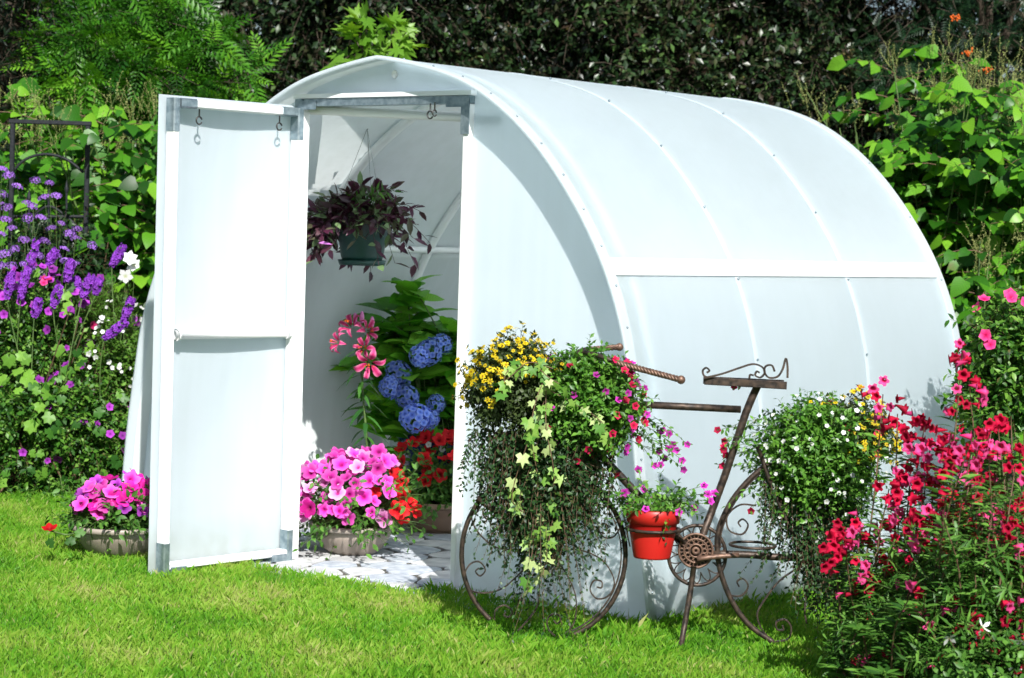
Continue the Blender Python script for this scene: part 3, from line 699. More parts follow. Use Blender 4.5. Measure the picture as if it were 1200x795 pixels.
def rod(name, pts, r, n=0, parent=None, k=6, mat='rusty_iron', sides=8):
    S = Soup(); P3 = np.array([bp(*p[:2], p[2] if len(p) > 2 else n) for p in pts]); P3 = spline(P3, k) if len(P3) > 2 else P3
    V, T = tube(P3, r, sides); S.add(V, T, mat); return S.obj(name, parent or BIKE)
a_ = np.radians(np.arange(108, 108 + 330, 8))
fwheel = rod('front_wheel', [(637 + 96 * math.sin(t), 650 - 101 * math.cos(t)) for t in np.radians(np.arange(-139, 172, 8))], .0085, 0)
iron('rim_band', [(637 + 91 * math.sin(t), 650 - 96 * math.cos(t)) for t in np.radians(np.arange(-60, 165, 8))], .016, .004, 0, fwheel)
Z = lambda p: zq(p, 520, 540, 3.614)
for s in ([(400, 400), (330, 470), (250, 540), (170, 560), (110, 545), (88, 490), (110, 440), (150, 428), (176, 462), (155, 488), (135, 470), (148, 455)],
          [(330, 376), (230, 370), (160, 320), (122, 260), (125, 205), (160, 175), (200, 185), (215, 225), (185, 248), (168, 228), (185, 215)],
          [(400, 380), (510, 374), (600, 385), (680, 430), (722, 510), (700, 570), (650, 585), (620, 548), (636, 508), (668, 512), (668, 538), (648, 535)],
          [(470, 300), (520, 240), (570, 205), (640, 186), (710, 205), (748, 265), (722, 320), (680, 325), (657, 290), (675, 266), (697, 280), (683, 296)],
          [(412, 380), (408, 460), (405, 540), (398, 610), (365, 665), (315, 720)],
          [(440, 380), (510, 465), (555, 560), (560, 650), (535, 715), (485, 745), (445, 715), (440, 670), (470, 648), (497, 668), (480, 690), (466, 676)],
          [(215, 675), (220, 632), (258, 612), (290, 638), (275, 662), (256, 655), (262, 642)]):
    iron('scroll', Z(s), .011, .0045, 0, fwheel)
S = Soup(); V, T = tube([bp(625, 643, -.03), bp(625, 643, .03)], .02, 14); S.add(V, T, 'rusty_iron'); S.obj('hub', fwheel)
# rear wheel
Z = lambda p: zq(p, 720, 540, 3.614)
rwheel = rod('rear_wheel', Z([(860, -30), (780, -28), (700, -5), (640, 22), (560, 92), (490, 182), (442, 290), (436, 380), (452, 480), (500, 600), (570, 695), (670, 768)]), .0095, 0)
for s in ([(600, 190), (530, 188), (478, 235), (486, 295), (540, 312), (566, 275), (545, 248), (525, 262), (535, 280)],
          [(450, 450), (458, 520), (490, 568), (540, 570), (566, 532), (545, 500), (520, 512), (528, 534)],
          [(670, 768), (735, 755), (748, 705), (722, 672), (685, 684), (690, 714), (715, 716), (712, 698)],
          [(800, 440), (700, 508), (632, 595), (605, 650), (622, 710), (668, 766)],
          [(822, 466), (812, 560), (806, 640), (815, 690)]):
    iron('scroll', Z(s), .012, .005, 0, rwheel)
iron('rim_band', Z([(640, 34), (570, 100), (502, 190), (456, 290), (448, 370)]), .014, .004, 0, rwheel)
# frame tubes
fr = rod('frame', [(745, 474), (868, 480)], .0125)
rod('top_tube_front', [(664, 470), (746, 474)], .0125, 0, fr)
rod('seat_tube', [(888, 452), (874, 484), (850, 556), (824, 626)], .0135, 0, fr, 2)
rod('down_tube', [(664, 488), (692, 520), (740, 572), (804, 640)], .0135, 0, fr, 3)
rod('head_tube', [(676, 424), (664, 500)], .016, 0, fr)
rod('fork', [(559, 584), (590, 606), (620, 636)], .011, .02, fr, 3)
rod('fork', [(664, 498), (648, 560), (627, 640)], .010, .025, fr, 3)
rod('fork', [(664, 498), (648, 560), (627, 640)], .010, -.025, fr, 3)
iron('mudguard', [(600, 552), (640, 530), (690, 538), (724, 580), (738, 640)], .028, .004, 0, fr)
rod('chain_stay', Z([(420, 395), (560, 398), (680, 408), (800, 412)]), .0125, 0, fr, 3)
rod('seat_stay', Z([(606, -60), (680, 140), (800, 410)]), .008, .02, fr, 3)
S = Soup(); V, T = ball(bp(945, 655), .03, 8, (1, 1, 1.2)); S.add(V, T, 'rusty_iron'); S.obj('hub', rwheel)
# handlebar with twisted grips
hb = rod('handlebar', [(676, 424, 0), (680, 412, .0), (692, 410, -.10), (706, 410, -.12)], .009, 0)
rod('bar', [(680, 412, .0), (704, 418, .08), (722, 425, .10)], .009, 0, hb)
def twist(P0, P1, r, turns):
    P0, P1 = np.asarray(P0), np.asarray(P1); n = 60; s = np.linspace(0, 1, n); d = nrm(P1 - P0); u = nrm(np.cross(d, [0, 0, 1.])); w = np.cross(d, u); S = Soup()
    for k in range(4):
        ph = 2 * PI * (turns * s + k / 4); path = P0 + (P1 - P0) * s[:, None] + r * .62 * (np.cos(ph)[:, None] * u + np.sin(ph)[:, None] * w)
        V, T = tube(path, r * .52, 6); S.add(V, T, 'grip_iron')
    V, T = ball(P1 + d * r * .3, r * 1.5, 8); S.add(V, T, 'grip_iron'); return S
twist(bp(690, 410, -.10), bp(725, 407, -.16), .0095, 2.2).obj('grip', hb)
twist(bp(718, 424, .10), bp(797, 445, .20), .010, 5).obj('grip', hb)
# seat: a tilted plate with scrolls
Z = lambda p: zq(p, 800, 360, 3.973)
seat = Soup(); pa, pb = bp(825, 446), bp(920, 451)
for o in (-.045, .045):
    V, T = obox(pa + BN * o * .4, pb + BN * o, .026, .014, (0, 0, 1)); seat.add(V, T, 'rusty_iron', smooth=False)
for f in np.linspace(.04, .97, 9):
    q = pa + (pb - pa) * f; wd = .018 + .030 * f; V, T = obox(q - BN * wd, q + BN * wd, .016, .006, (0, 0, 1)); seat.add(V, T, 'rusty_iron', smooth=False)
seat = seat.obj('seat', BIKE)
for s in ([(120, 330), (98, 318), (94, 295), (110, 283), (124, 296), (112, 306)],
          [(100, 330), (180, 312), (260, 285), (325, 266), (368, 278), (382, 305), (362, 328), (338, 318), (345, 300), (358, 306)],
          [(428, 300), (415, 272), (388, 275), (380, 300), (400, 328), (440, 325), (465, 290), (480, 240), (488, 275), (488, 330)],
          [(310, 332), (314, 316), (330, 318)]):
    for o in ((0.03,) if len(s) > 6 else (0.02,)): iron('scroll', Z(s), .013, .006, o, seat)
# chainring: outer ring, filigree petals and pierced disc
CX, CY = 815.5, 648
cr = rod('chainring', [(CX + 1.5 + 33.5 * math.sin(t), CY + 3 - 35 * math.cos(t)) for t in np.linspace(0, 2 * PI, 40)], .0062, 0, BIKE, 2)
S = Soup()
for k in range(14):
    a = 2 * PI * k / 14; pts = []
    for t in np.linspace(-1, 1, 9):
        rr = 20.5 + 12 * (1 - t * t); b = a + t * .235; pts.append((CX + 1 + rr * math.sin(b), CY + 2 - rr * math.cos(b) * 1.03))
    V, T = tube(bpath(pts, 0, 3), .0022, 5); S.add(V, T, 'rusty_iron')
S.obj('petal_filigree', cr)
S = Soup(); cpt = bp(CX - .5, CY - 3)
def ringp(r, n=.012, c=cpt): return np.array([c + BU * r * math.sin(t) + np.array([0, 0, r * math.cos(t)]) + BN * n for t in np.linspace(0, 2 * PI, 29)[:-1]])
for r, w in ((.058, .005), (.041, .0035), (.022, .0035), (.009, .006)):
    V, T = tube(ringp(r), w, 6, closed=True); S.add(V, T, 'grip_iron')
for k in range(12):
    a = 2 * PI * k / 12
    for r in (.031, .049):
        V, T = tube(ringp(.0075, .012, cpt + BU * r * math.sin(a) + np.array([0, 0, r * math.cos(a)]))[::3], .0022, 5, closed=True); S.add(V, T, 'grip_iron')
V, T = tube([cpt - BN * .004, cpt + BN * .002], .056, 28); S.add(V, T, 'rusty_iron', smooth=False); S.obj('medallion', cr)
rod('kickstand', [(813, 664, .02), (808, 700, .03), (798, 757, .06)], .010, 0, BIKE, 2)
rod('pedal_arm', [(817, 655, .03), (846, 652, .03), (866, 651, .03)], .009, 0, BIKE, 2, 'grip_iron')
def hoopring(c, r, name, tilt=0, rr=.004, parent=None):
    P3 = np.array([c + BU * r * math.sin(t) + BN * r * math.cos(t) + np.array([0, 0, tilt * math.sin(t)]) for t in np.linspace(0, 2 * PI, 33)[:-1]])
    S = Soup(); V, T = tube(P3, rr, 6, closed=True); S.add(V, T, 'rusty_iron'); return S.obj(name, parent or BIKE)
hoopring(bp(882, 639, .03), .078, 'pot_ring', 0, .005)
POTC = bp(765, 620, .06)
hoopring(POTC, .090, 'pot_ring', 0, .006)
rod('ring_arm', [(790, 626, .06), (800, 634, .02), (806, 640, 0)], .006, 0, BIKE, 3)
# wire baskets
def basket(c, r, h, name):
    S = Soup()
    for k, zz in enumerate(np.linspace(0, h, 4)):
        rr = r * (.72 + .28 * k / 3); P3 = np.array([c + BU * rr * math.sin(t) + BN * rr * math.cos(t) + np.array([0, 0, zz]) for t in np.linspace(0, 2 * PI, 29)[:-1]])
        V, T = tube(P3, .004, 6, closed=True); S.add(V, T, 'rusty_iron')
    for t in np.linspace(0, 2 * PI, 15)[:-1]:
        d = BU * math.sin(t) + BN * math.cos(t); V, T = tube([c + d * r * .1, c + d * r * .72, c + d * r + np.array([0, 0, h])], .003, 5); S.add(V, T, 'rusty_iron')
    o = S.obj(name, BIKE)
    S = Soup(); P_, T_ = lathe([(.001, 0.006), (r * .68, .006), (r * .93, h * .9), (.001, h * .93)], 24, c); S.add(P_, T_, 'soil'); S.obj('moss_liner', o)
    return o
basket(bp(650, 560, .0), .075, .12, 'front_basket'); basket(bp(968, 580, 0), .085, .12, 'rear_basket')

# ------------------------------------------------------------------ pots
def pot(name, label, cat, c, prof, mat, rimmat, parent=None):
    """prof: outer outline bottom to rim; builds bowl with wall thickness, rolled rim and soil"""
    t = thing(name, label, cat, c); P_ = np.array(prof, float); r1, z1 = P_[-1]; S = Soup()
    V, T = lathe([(.001, 0)] + list(map(tuple, P_)) + [(r1 - .008, z1), (r1 - .012, z1 - .02), (P_[1][0] - .01, .02)], 44, c); S.add(V, T, mat); S.obj('bowl' if r1 > z1 * .9 else 'pot', t)
    a = np.linspace(0, 2 * PI, 12, endpoint=False); rw = .0085
    V, T = lathe([(r1 + .004, z1 - .018), (r1 + rw, z1 - .016), (r1 + rw + .002, z1 - .002), (r1 + rw - .003, z1 + .004), (r1 - .006, z1 + .004), (r1 - .009, z1 - .004)], 44, c); S = Soup(); S.add(V, T, rimmat); S.obj('rim', t)
    V, T = lathe([(r1 - .011, z1 - .025), (.001, z1 - .012)], 24, c); S = Soup(); S.add(V, T, 'soil'); S.obj('potting_soil', t)
    return t
HV3 = lambda F: R.normal(0, 1, F.shape)
def face_out(n, c, r, lo, sunbias=.55, cambias=.35, spread=1.):
    """flower heads over a mound: position, facing"""
    P_, D = ell_pts(n, c, r, lo, .9); tocam = nrm(CC - P_)
    F = nrm(D + SUN * sunbias + tocam * cambias + R.normal(0, .28 * spread, P_.shape)); return P_, F
def spaced(P_, F, dmin):
    keep = []
    for i in range(len(P_)):
        if all(np.linalg.norm(P_[i] - P_[j]) > dmin for j in keep): keep.append(i)
    return P_[keep], F[keep]
def anyperp(F): return nrm(np.cross(F, R.normal(0, 1, F.shape)))
def flowers(name, key, tm, mats, P_, F, size, parent, limit=290, n=2):
    split_parts(name, key, tm, mats, P_, anyperp(F), F, size, parent, limit, stuff='small_flowers', minpx=4.5, n=n)
def petunia_plant(t, c, rad, h, nleaf, mats, nf, size=(.030, .042), lo=-.05):
    n = nleaf // 9; st = np.asarray(c) + R.normal(0, 1, (n, 3)) * [rad * .25, rad * .25, .01]; D = nrm(R.normal(0, 1, (n, 3)) * [1, 1, .5] + [0, 0, .55])
    LL = np.sqrt((D[:, :2] ** 2).sum(1)) * rad * 1.05 + D[:, 2] * h
    P_, A, N_, path = sprigs(st, D, LL * R.uniform(.7, 1.05, n), 9, .28, .12)
    S = Soup(); scatter(S, leaf_t(.5, 3, 'oval', .2, .25), P_, A, N_, R.uniform(.022, .042, len(P_)), 'petunia_leaf'); S.obj('foliage', t, kind='stuff')
    S = Soup(); twigs(S, path, .0022, .001, 'stem_green'); S.obj('stems', t, kind='stuff')
    P2, F = face_out(nf * 3, np.asarray(c) + [0, 0, h * .12], (rad, rad, h), lo); P2 = P2 + F * (.036 * lump(P2, 16, 8))[:, None]; F = nrm(F + HV3(F) * .22); P2, F = spaced(P2, F, size[0] * 1.05); P2, F = P2[:nf], F[:nf]
    return P2, F
HV = lambda n: R.normal(0, 1, (n, 3))
LEAF_S = leaf_t(.55, 2, 'oval', .2, .2); LEAF_M = leaf_t(.5, 3, 'oval', .22, .28); LANCE = leaf_t(.24, 3, 'lance', .2, .3); HEART = [leaf_t(.86, 5, 'heart', .12, d) for d in (.12, .26, .4)]; HEART_LOD = [leaf_t(.86, 2, 'heart', .12, d) for d in (.12, .26, .4)]
gz = lambda P_: np.array([P_[0], P_[1], 0.])
# pink petunia bowl in the doorway
c = ground(413, 648); PB_ = pot('petunia_bowl', 'round taupe bowl of pink and magenta petunias in the greenhouse doorway', 'flower bowl', c, [(.095, 0), (.125, .022), (.158, .07), (.182, .126)], 'taupe_plastic', 'taupe_rim')
tc = c + [0, 0, .16]
P2, F = petunia_plant(PB_, tc, .255, .26, 2600, None, 130, (.031, .04))
sx, sy, _ = screen(P2); right_ = sx > 452 + R.normal(0, 9, len(sx)); sz = R.uniform(.031, .043, len(P2)); rs = R.random(len(P2))
P2 = P2 + F * (.035 * lump(P2, 14, 5))[:, None]; sz = sz * R.uniform(.75, 1.15, len(sz))
for key, mk, ms in (('petunia_red', right_ & (sy > 545), ['petunia_red']), ('petunia_pink', ~(right_ & (sy > 545)) & (rs < .62), ['petunia_pink']), ('petunia_pale', ~(right_ & (sy > 545)) & (rs >= .62) & (rs < .85), ['petunia_pale']), ('petunia_magenta', ~(right_ & (sy > 545)) & (rs >= .85), ['petunia_magenta'])):
    flowers('flower', 'flower_' + key, PETUNIAS, ms, P2[mk], F[mk], sz[mk], PB_)
# bronze bowl inside
c = ground(512, 622); RB = pot('petunia_bowl', 'bronze bowl of scarlet petunias on the stone floor behind the pink bowl', 'flower bowl', c, [(.11, 0), (.145, .03), (.185, .09), (.205, .145)], 'bronze_plastic', 'tan_rim')
P2, F = petunia_plant(RB, c + [0, 0, .18], .22, .27, 2400, None, 60, (.030, .04), .1)
sx, sy, _ = screen(P2); mk = (sy < 575) | (sx < 505)
flowers('flower', 'flower_petunia_red', PETUNIAS, ['petunia_red'], P2[mk][:44], F[mk][:44], .036, RB)
P3 = c + np.array([[-.05, -.02, .40], [.0, .02, .38]]) ; flowers('flower', 'flower_small_white', [PET5], ['white_petal'], P3, nrm(CC - P3), .016, RB)
# bowl beside the door
c = ground(158, 654) + np.array([-.11, .0, 0]); LB = pot('petunia_bowl', 'taupe bowl of magenta petunias on the lawn left of the open door', 'flower bowl', c, [(.10, 0), (.135, .025), (.172, .075), (.196, .128)], 'taupe_plastic', 'taupe_rim')
P2, F = petunia_plant(LB, c + [0, 0, .15], .19, .18, 2000, None, 46, (.030, .04), .15)
rs = R.random(len(P2)); sx, sy, _ = screen(P2)
flowers('flower', 'flower_petunia_magenta', PETUNIAS, ['petunia_magenta'], P2[rs < .45], F[rs < .45], .039, LB)
flowers('flower', 'flower_petunia_pink', PETUNIAS, ['petunia_pink'], P2[(rs >= .45) & (rs < .8)], F[(rs >= .45) & (rs < .8)], .039, LB)
flowers('flower', 'flower_petunia_violet', PETUNIAS, ['petunia_violet'], P2[rs >= .8], F[rs >= .8], .032, LB)
q = at(58, 622, 8.5); pth = spline([c + [-.08, -.05, .16], at(85, 626, 8.5), q], 6)
S = Soup(); V, T = tube(pth, .0038, 5); S.add(V, T, 'stem_green'); S.obj('trailing_stem', LB)
flowers('flower', 'flower_petunia_red', PETUNIAS, ['petunia_red'], np.array([q + [0, 0, .012]]), nrm(np.array([[.2, -.3, .9]])), .033, LB)
parts('leaf', 'leaf_mallow', [MALLOW], ['petunia_leaf'], np.array([at(82, 638, 8.48), at(57, 640, 8.5), at(95, 628, 8.5)]), nrm(HV(3)), nrm(np.array([[.4, -.5, .6]] * 3)), .045, LB)

# blue pot hydrangea
hc = gz(at(512, 540, 10.25)); HY = pot('potted_hydrangea', 'leafy hydrangea with blue flower heads in a glossy dark blue pot', 'potted plant', hc, [(.13, 0), (.15, .06), (.185, .22), (.18, .36), (.20, .42)], 'blue_glaze', 'blue_glaze')
cen = at(486, 425, 10.25)
n = 84; st = hc + [0, 0, .42] + HV(n) * [.07, .07, .01]; tops, _ = ell_pts(n * 2, cen + np.array([0, 0, -.06]), (.36, .27, .46), -.95, .35); tops = tops[:n]
t_ = np.linspace(0, 1, 6)[None, :, None]; paths = st[:, None] * (1 - t_) + tops[:, None] * t_ + np.array([0, 0, .10]) * np.sin(PI * t_)
S = Soup(); twigs(S, paths, .006, .003, 'stem_green'); S.obj('stems', HY, kind='stuff')
pos, ax, nor = [], [], []
for p in paths:
    for k in (3.0, 3.6, 4.2, 4.7, 5.0):
        i = min(int(k), 4); f = k - i; q = p[i] * (1 - f) + p[i + 1] * f; a = R.uniform(0, 6.28)
        for s_ in (0, PI): pos.append(q); d = np.array([math.cos(a + s_), math.sin(a + s_), .25 + R.normal(0, .2)]); ax.append(d); nor.append(np.array([0, 0, 1.]) + SUN * .5 + R.normal(0, .3, 3) - d * .2)
pos, ax, nor = map(np.array, (pos, ax, nor))
split_parts('leaf', 'leaf_hydrangea', [leaf_t(.62, 4, 'oval', .15, .3), leaf_t(.58, 4, 'oval', .2, .15)], ['hydrangea_leaf'], pos, ax, nor, R.uniform(.12, .20, len(pos)), HY)
HYH = [cluster_t(PET4, 46, i, .30, 1, True) for i in range(2)]
hp = [(502, 413, 9.95, .062), (517, 404, 10.05, .050), (467, 438, 9.95, .060), (457, 454, 9.9, .050), (476, 464, 9.9, .054), (487, 490, 9.85, .068), (511, 474, 9.95, .044), (503, 492, 9.9, .045), (492, 418, 9.92, .05)]
Ph = np.array([at(a, b, d) for a, b, d, _ in hp]); parts('flower_head', 'flower_head_hydrangea', HYH, ['hydrangea_petal'], Ph, anyperp(nrm(CC - Ph)), nrm(CC - Ph + [0, 0, 3]), np.array([q[3] for q in hp]), HY)
# lily
lc = gz(at(432, 560, 9.75)); LY = pot('potted_lily', 'tall pink and white stargazer style lily rising behind the pink petunias', 'potted plant', lc, [(.08, 0), (.10, .05), (.115, .2)], 'green_plastic', 'green_plastic')
def lily_petals():
    V, T, rr = [], [], []; k = 0; lv, lt, lr = leaf_t(.34, 7, 'oval', .25, 0)
    for i in range(6):
        a = i / 6 * 2 * PI; c_, s_ = math.cos(a), math.sin(a); tt = lv[:, 1]; rad = np.sin(np.minimum(tt * 2.4, PI * .62)) * .62; z = .55 * np.sin(tt * 2.0) - .55 * tt ** 3
        rad = .12 + .9 * tt - .25 * tt ** 3; q = np.stack([lv[:, 0] * (1 if i % 2 else .75), rad, z], 1)
        V.append(np.stack([q[:, 0] * c_ + q[:, 1] * s_, -q[:, 0] * s_ + q[:, 1] * c_, q[:, 2]], 1)); T.append(lt + k); k += len(lv); rr.append(np.clip(np.abs(lv[:, 0]) / .17 * .55 + .3 * tt, 0, 1))
    return np.concatenate(V), np.concatenate(T), np.concatenate(rr)
LIL = lily_petals()
stem = spline([lc + [0, 0, .15], at(430, 520, 9.75), at(425, 455, 9.73), at(424, 395, 9.72)], 8)
S = Soup(); V, T = tube(stem, np.linspace(.007, .004, len(stem)), 6); S.add(V, T, 'stem_green'); S.obj('stem', LY)
lp = [(412, 384, 9.65, .085, (-.3, -.2, .5)), (398, 402, 9.62, .07, (-.5, -.2, .1)), (430, 388, 9.66, .075, (.6, .2, .3)), (433, 425, 9.6, .10, (.5, -.5, -.5)), (427, 408, 9.65, .07, (.1, -.5, .2))]
PL = np.array([at(*q[:3]) for q in lp]); FL = nrm(np.array([q[4] for q in lp]) + nrm(CC - PL) * .55)
parts('flower', 'flower_lily', [LIL], ['lily_petal'], PL, anyperp(FL), FL, np.array([q[3] for q in lp]), LY)
for p, f in zip(PL, FL):
    S = Soup()
    for k in range(6):
        d = nrm(f + R.normal(0, .18, 3)); V, T = tube([p, p + d * .045], .0009, 4); S.add(V, T, 'stem_green'); V, T = ball(p + d * .047, .0045, 5, (1, 1, .6)); S.add(V, T, 'petunia_red' if 0 else 'orange_berry')
    S.obj('stamens', LY)
ii = np.linspace(3, len(stem) - 2, 44).astype(int); a = np.arange(44) * 2.4; A = np.stack([np.cos(a), np.sin(a), -.15 + 0 * a], 1)
parts('leaf', 'leaf_lily', [leaf_t(.2, 5, 'lance', .15, .5)], ['lily_leaf'], stem[ii], A, np.array([0, 0, 1.]) + HV(44) * .1, R.uniform(.09, .14, 44), LY)
for q in ((424, 372), (436, 378), (416, 374)):
    p = at(*q, 9.7); S = Soup(); V, T = ball(p, .011, 7, (1, 1, 2.6)); S.add(V, T, 'petunia_pale'); S.obj('bud', LY)

# hanging basket
bc = at(424, 308, 9.45); HB = thing('hanging_basket', 'dark green hanging pot overflowing with purple striped trailing leaves inside the doorway', 'hanging basket', bc)
S = Soup(); V, T = lathe([(.001, 0), (.085, 0), (.095, .03), (.118, .19), (.128, .195), (.130, .225), (.120, .228), (.105, .17)], 36, bc); S.add(V, T, 'green_plastic'); S.obj('pot', HB)
S = Soup(); V, T = lathe([(.001, -.012), (.10, -.012), (.108, .012), (.10, .012), (.092, -.004)], 36, bc); S.add(V, T, 'green_plastic'); S.obj('saucer', HB)
S = Soup(); V, T = lathe([(.112, .19), (.001, .205)], 20, bc); S.add(V, T, 'soil'); S.obj('potting_soil', HB)
top = at(431, 127, 9.45); kn = top - [0, 0, .09]
for k in range(3):
    a = 2.0 + k * 2.094; S = Soup(); V, T = tube([kn, bc + np.array([.125 * math.cos(a), .125 * math.sin(a), .225])], .0014, 5); S.add(V, T, 'wire_steel'); S.obj('wire', HB)
S = Soup(); V, T = tube([top + [0, 0, .03], kn], .0028, 6); S.add(V, T, 'wire_steel'); V, T = ball(kn, .006, 6); S.add(V, T, 'wire_steel'); S.obj('hook', HB)
n = 150; sc0 = bc + [0, 0, .20]; D = nrm(HV(n) * [1, 1, .3] + [0, 0, .35]); side = nrm(BU * -1.); D = nrm(D + side * .45)
P_, A, N_, path = sprigs(sc0 + D * .07, D, R.uniform(.10, .255, n), 9, .70, .12, .2, 1.)
S = Soup(); twigs(S, path, .002, .0013, 'purple_leaf'); S.obj('stems', HB, kind='stuff')
lt = [leaf_t(.42, 3, 'oval', .25, .2), leaf_t(.36, 3, 'oval', .3, .05)]
split_parts('leaf', 'leaf_tradescantia', lt, ['purple_leaf'], P_, A, N_ + HV(len(P_)) * .3, R.uniform(.05, .082, len(P_)), HB)
p1 = at(373, 285, 9.2); parts('leaf', 'leaf_violet', [leaf_t(.4, 3, 'oval', .3, .1)], ['tradescantia_petal'], np.array([p1]), np.array([BU]), np.array([[0, -.6, .8]]), .06, HB)
n = 12; P_, A, N_, path = sprigs(np.repeat([at(434, 236, 9.3)], n, 0) + HV(n) * .02, nrm(HV(n) * [1, 1, .3] + [0, 0, .6]), .10, 7, .2, .1, .2, 1.)
S = Soup(); scatter(S, LANCE, P_, A, N_, .05, 'petunia_leaf'); S.obj('foliage', HB, kind='stuff')

# ------------------------------------------------------------------ plants carried by the bicycle
def mound(t, c, r, ntw, m, lsize, lmat, lo=-.35, tmpl=None, droop=.25, len_=.45, stem='stem_green', inner=.45, name='foliage'):
    P0, D = ell_pts(ntw, c, np.asarray(r) * inner, lo, .3); D = nrm(D / np.asarray(r) * min(r) + R.normal(0, .22, D.shape) + [0, 0, .1])
    l = lump(P0, 9, int(abs(c[0]) * 100)); rr = 1 / np.sqrt(((D / np.asarray(r)) ** 2).sum(1))
    P_, A, N_, path = sprigs(P0, D, rr * len_ * R.uniform(.75, 1.2, len(P0)) * (1 + .18 * l), m, droop, .12, .1, 1.)
    S = Soup(); scatter(S, tmpl or LEAF_S, P_, A, N_ + .35 * np.repeat(D, m, 0), R.uniform(lsize[0], lsize[1], len(P_)), lmat); twigs(S, path, .0012, .0006, stem); S.obj(name, t, kind='stuff')
    return path[:, -1], D
def tipflowers(tips, D, c, r, n, dmin, cond=None, lo=.72, k=.5):
    q = np.sqrt((((tips - c) / np.asarray(r)) ** 2).sum(1)); m_ = q > lo
    if cond is not None: m_ &= cond(tips)
    P2, F = tips[m_], nrm(D[m_] + SUN * .4 + nrm(CC - tips[m_]) * k + HV(int(m_.sum())) * .3); P2, F = spaced(P2 + F * .004, F, dmin); return P2[:n], F[:n]
FB = at(655, 500, 7.34)
YP = thing('yellow_daisy_plant', 'round mound of tiny yellow daisies at the left of the front bicycle basket', 'flowering plant', at(625, 500, 7.34))
c = at(600, 452, 7.28); tips, D = mound(YP, c, (.20, .18, .205), 950, 13, (.014, .024), 'yellow_plant_leaf', -.9, None, .1)
P2, F = tipflowers(tips, D, c, (.20, .18, .205), 1200, .0115, None, .68); w = lump(P2, 16, 2) * .8 + nrm(P2 - c)[:, 2] * .8 - ((P2 - c) @ BU) * 3.0 > -.1
flowers('flower', 'flower_daisy', [DAISY, DAISY6], ['daisy_yellow'], P2[w][:520], F[w][:520], R.uniform(.008, .0135, len(P2))[w][:520], YP)
CP = thing('calibrachoa_plant', 'bushy green plant with small crimson and purple trumpets beside the handlebar grips', 'flowering plant', at(690, 500, 7.34))
c = at(686, 470, 7.28); tips, D = mound(CP, c, (.25, .20, .255), 1100, 13, (.017, .029), 'bright_small_leaf', -.95, LEAF_S, .12)
P2, F = tipflowers(tips, D, c, (.25, .20, .255), 300, .028); 
sx, sy, _ = screen(P2); k = R.random(len(P2)) < np.where(sx > 715, .75, .16)
P2, F = P2[k], F[k]; h = R.random(len(P2)) < .5
flowers('flower', 'flower_calibrachoa_red', SMALLTRUMP, ['small_red'], P2[h], F[h], .0155, CP); flowers('flower', 'flower_calibrachoa_magenta', SMALLTRUMP, ['small_magenta'], P2[~h], F[~h], .014, CP)
st = at(745, 500, 7.3) + HV(14) * .03; P_, A, N_, path = sprigs(st, nrm(np.array([BU + [0, 0, -.2]]) + HV(14) * .3), .12, 9, .3, .1)
S = Soup(); scatter(S, LEAF_M, P_, A, N_, .02, 'bright_small_leaf'); twigs(S, path, .0012, .0008, 'stem_green'); S.obj('foliage', CP, kind='stuff')
flowers('flower', 'flower_calibrachoa_magenta', SMALLTRUMP, ['small_magenta'], path[:, -1], nrm(CC - path[:, -1] + HV(14) * 1.5), .014, CP)
def curtain(t, segs, n, L, lsize, mat, tmpl=None, white=False):
    """hanging strands from points along a line"""
    st = np.concatenate([np.linspace(a, b, n) for a, b in segs]) + HV(n * len(segs)) * [.02, .02, .01]; N = len(st); Ls = np.concatenate([np.linspace(l[0], l[1], n) for l in L]) * R.uniform(.45, 1.05, N)
    P_, A, N_, path = sprigs(st, nrm(HV(N) * [.22, .22, .1] + [0, 0, -1]), Ls, 26, .15, .09, .02, 1.)
    S = Soup(); scatter(S, tmpl or LEAF_S, P_, A, N_ + nrm(CC - P_) * .5, R.uniform(*lsize, len(P_)), mat); twigs(S, path, .0012, .0007, 'stem_brown'); S.obj('trailing_foliage', t, kind='stuff')
    return P_, path
TP = None
TP = thing('trailing_plant', 'dark small leaved trailing plant hanging below the front basket over the wheel', 'trailing plant', at(640, 505, 7.30))
_, path = curtain(TP, [(at(560, 500, 7.28), at(715, 520, 7.26)), (at(575, 505, 7.22), at(690, 520, 7.2)), (at(585, 515, 7.34), at(690, 525, 7.34))], 110, [(.20, .30), (.36, .40), (.34, .42)], (.015, .024), 'trailing_leaf')
_, path = curtain(TP, [(at(605, 530, 7.24), at(665, 530, 7.24)), (at(625, 560, 7.22), at(660, 560, 7.22))], 60, [(.36, .50), (.46, .48)], (.013, .021), 'trailing_leaf')
mound(TP, at(632, 600, 7.27), (.14, .09, .20), 420, 12, (.015, .024), 'trailing_leaf', -.95, LEAF_S, .35, .6, 'stem_brown', name='dense_foliage')
mound(TP, at(636, 545, 7.28), (.22, .13, .20), 1000, 13, (.016, .026), 'trailing_leaf', -.95, LEAF_S, .35, .6, 'stem_brown', name='dense_foliage')
IV = thing('ivy_plant', 'variegated lime and cream ivy trailing down the middle of the front basket', 'ivy', at(636, 480, 7.2))
vines = [[(648, 432), (620, 425), (600, 440), (585, 452)], [(640, 440), (628, 470), (622, 510), (630, 560), (628, 610), (622, 660), (618, 690)], [(640, 450), (640, 500), (648, 545), (650, 590), (642, 640), (636, 675)], [(620, 430), (595, 435), (588, 462)], [(625, 425), (640, 440), (655, 450)], [(640, 455), (700, 490), (712, 512)], [(638, 470), (618, 520), (600, 580), (612, 600)]]
pos, nor, ax, szs = [], [], [], []
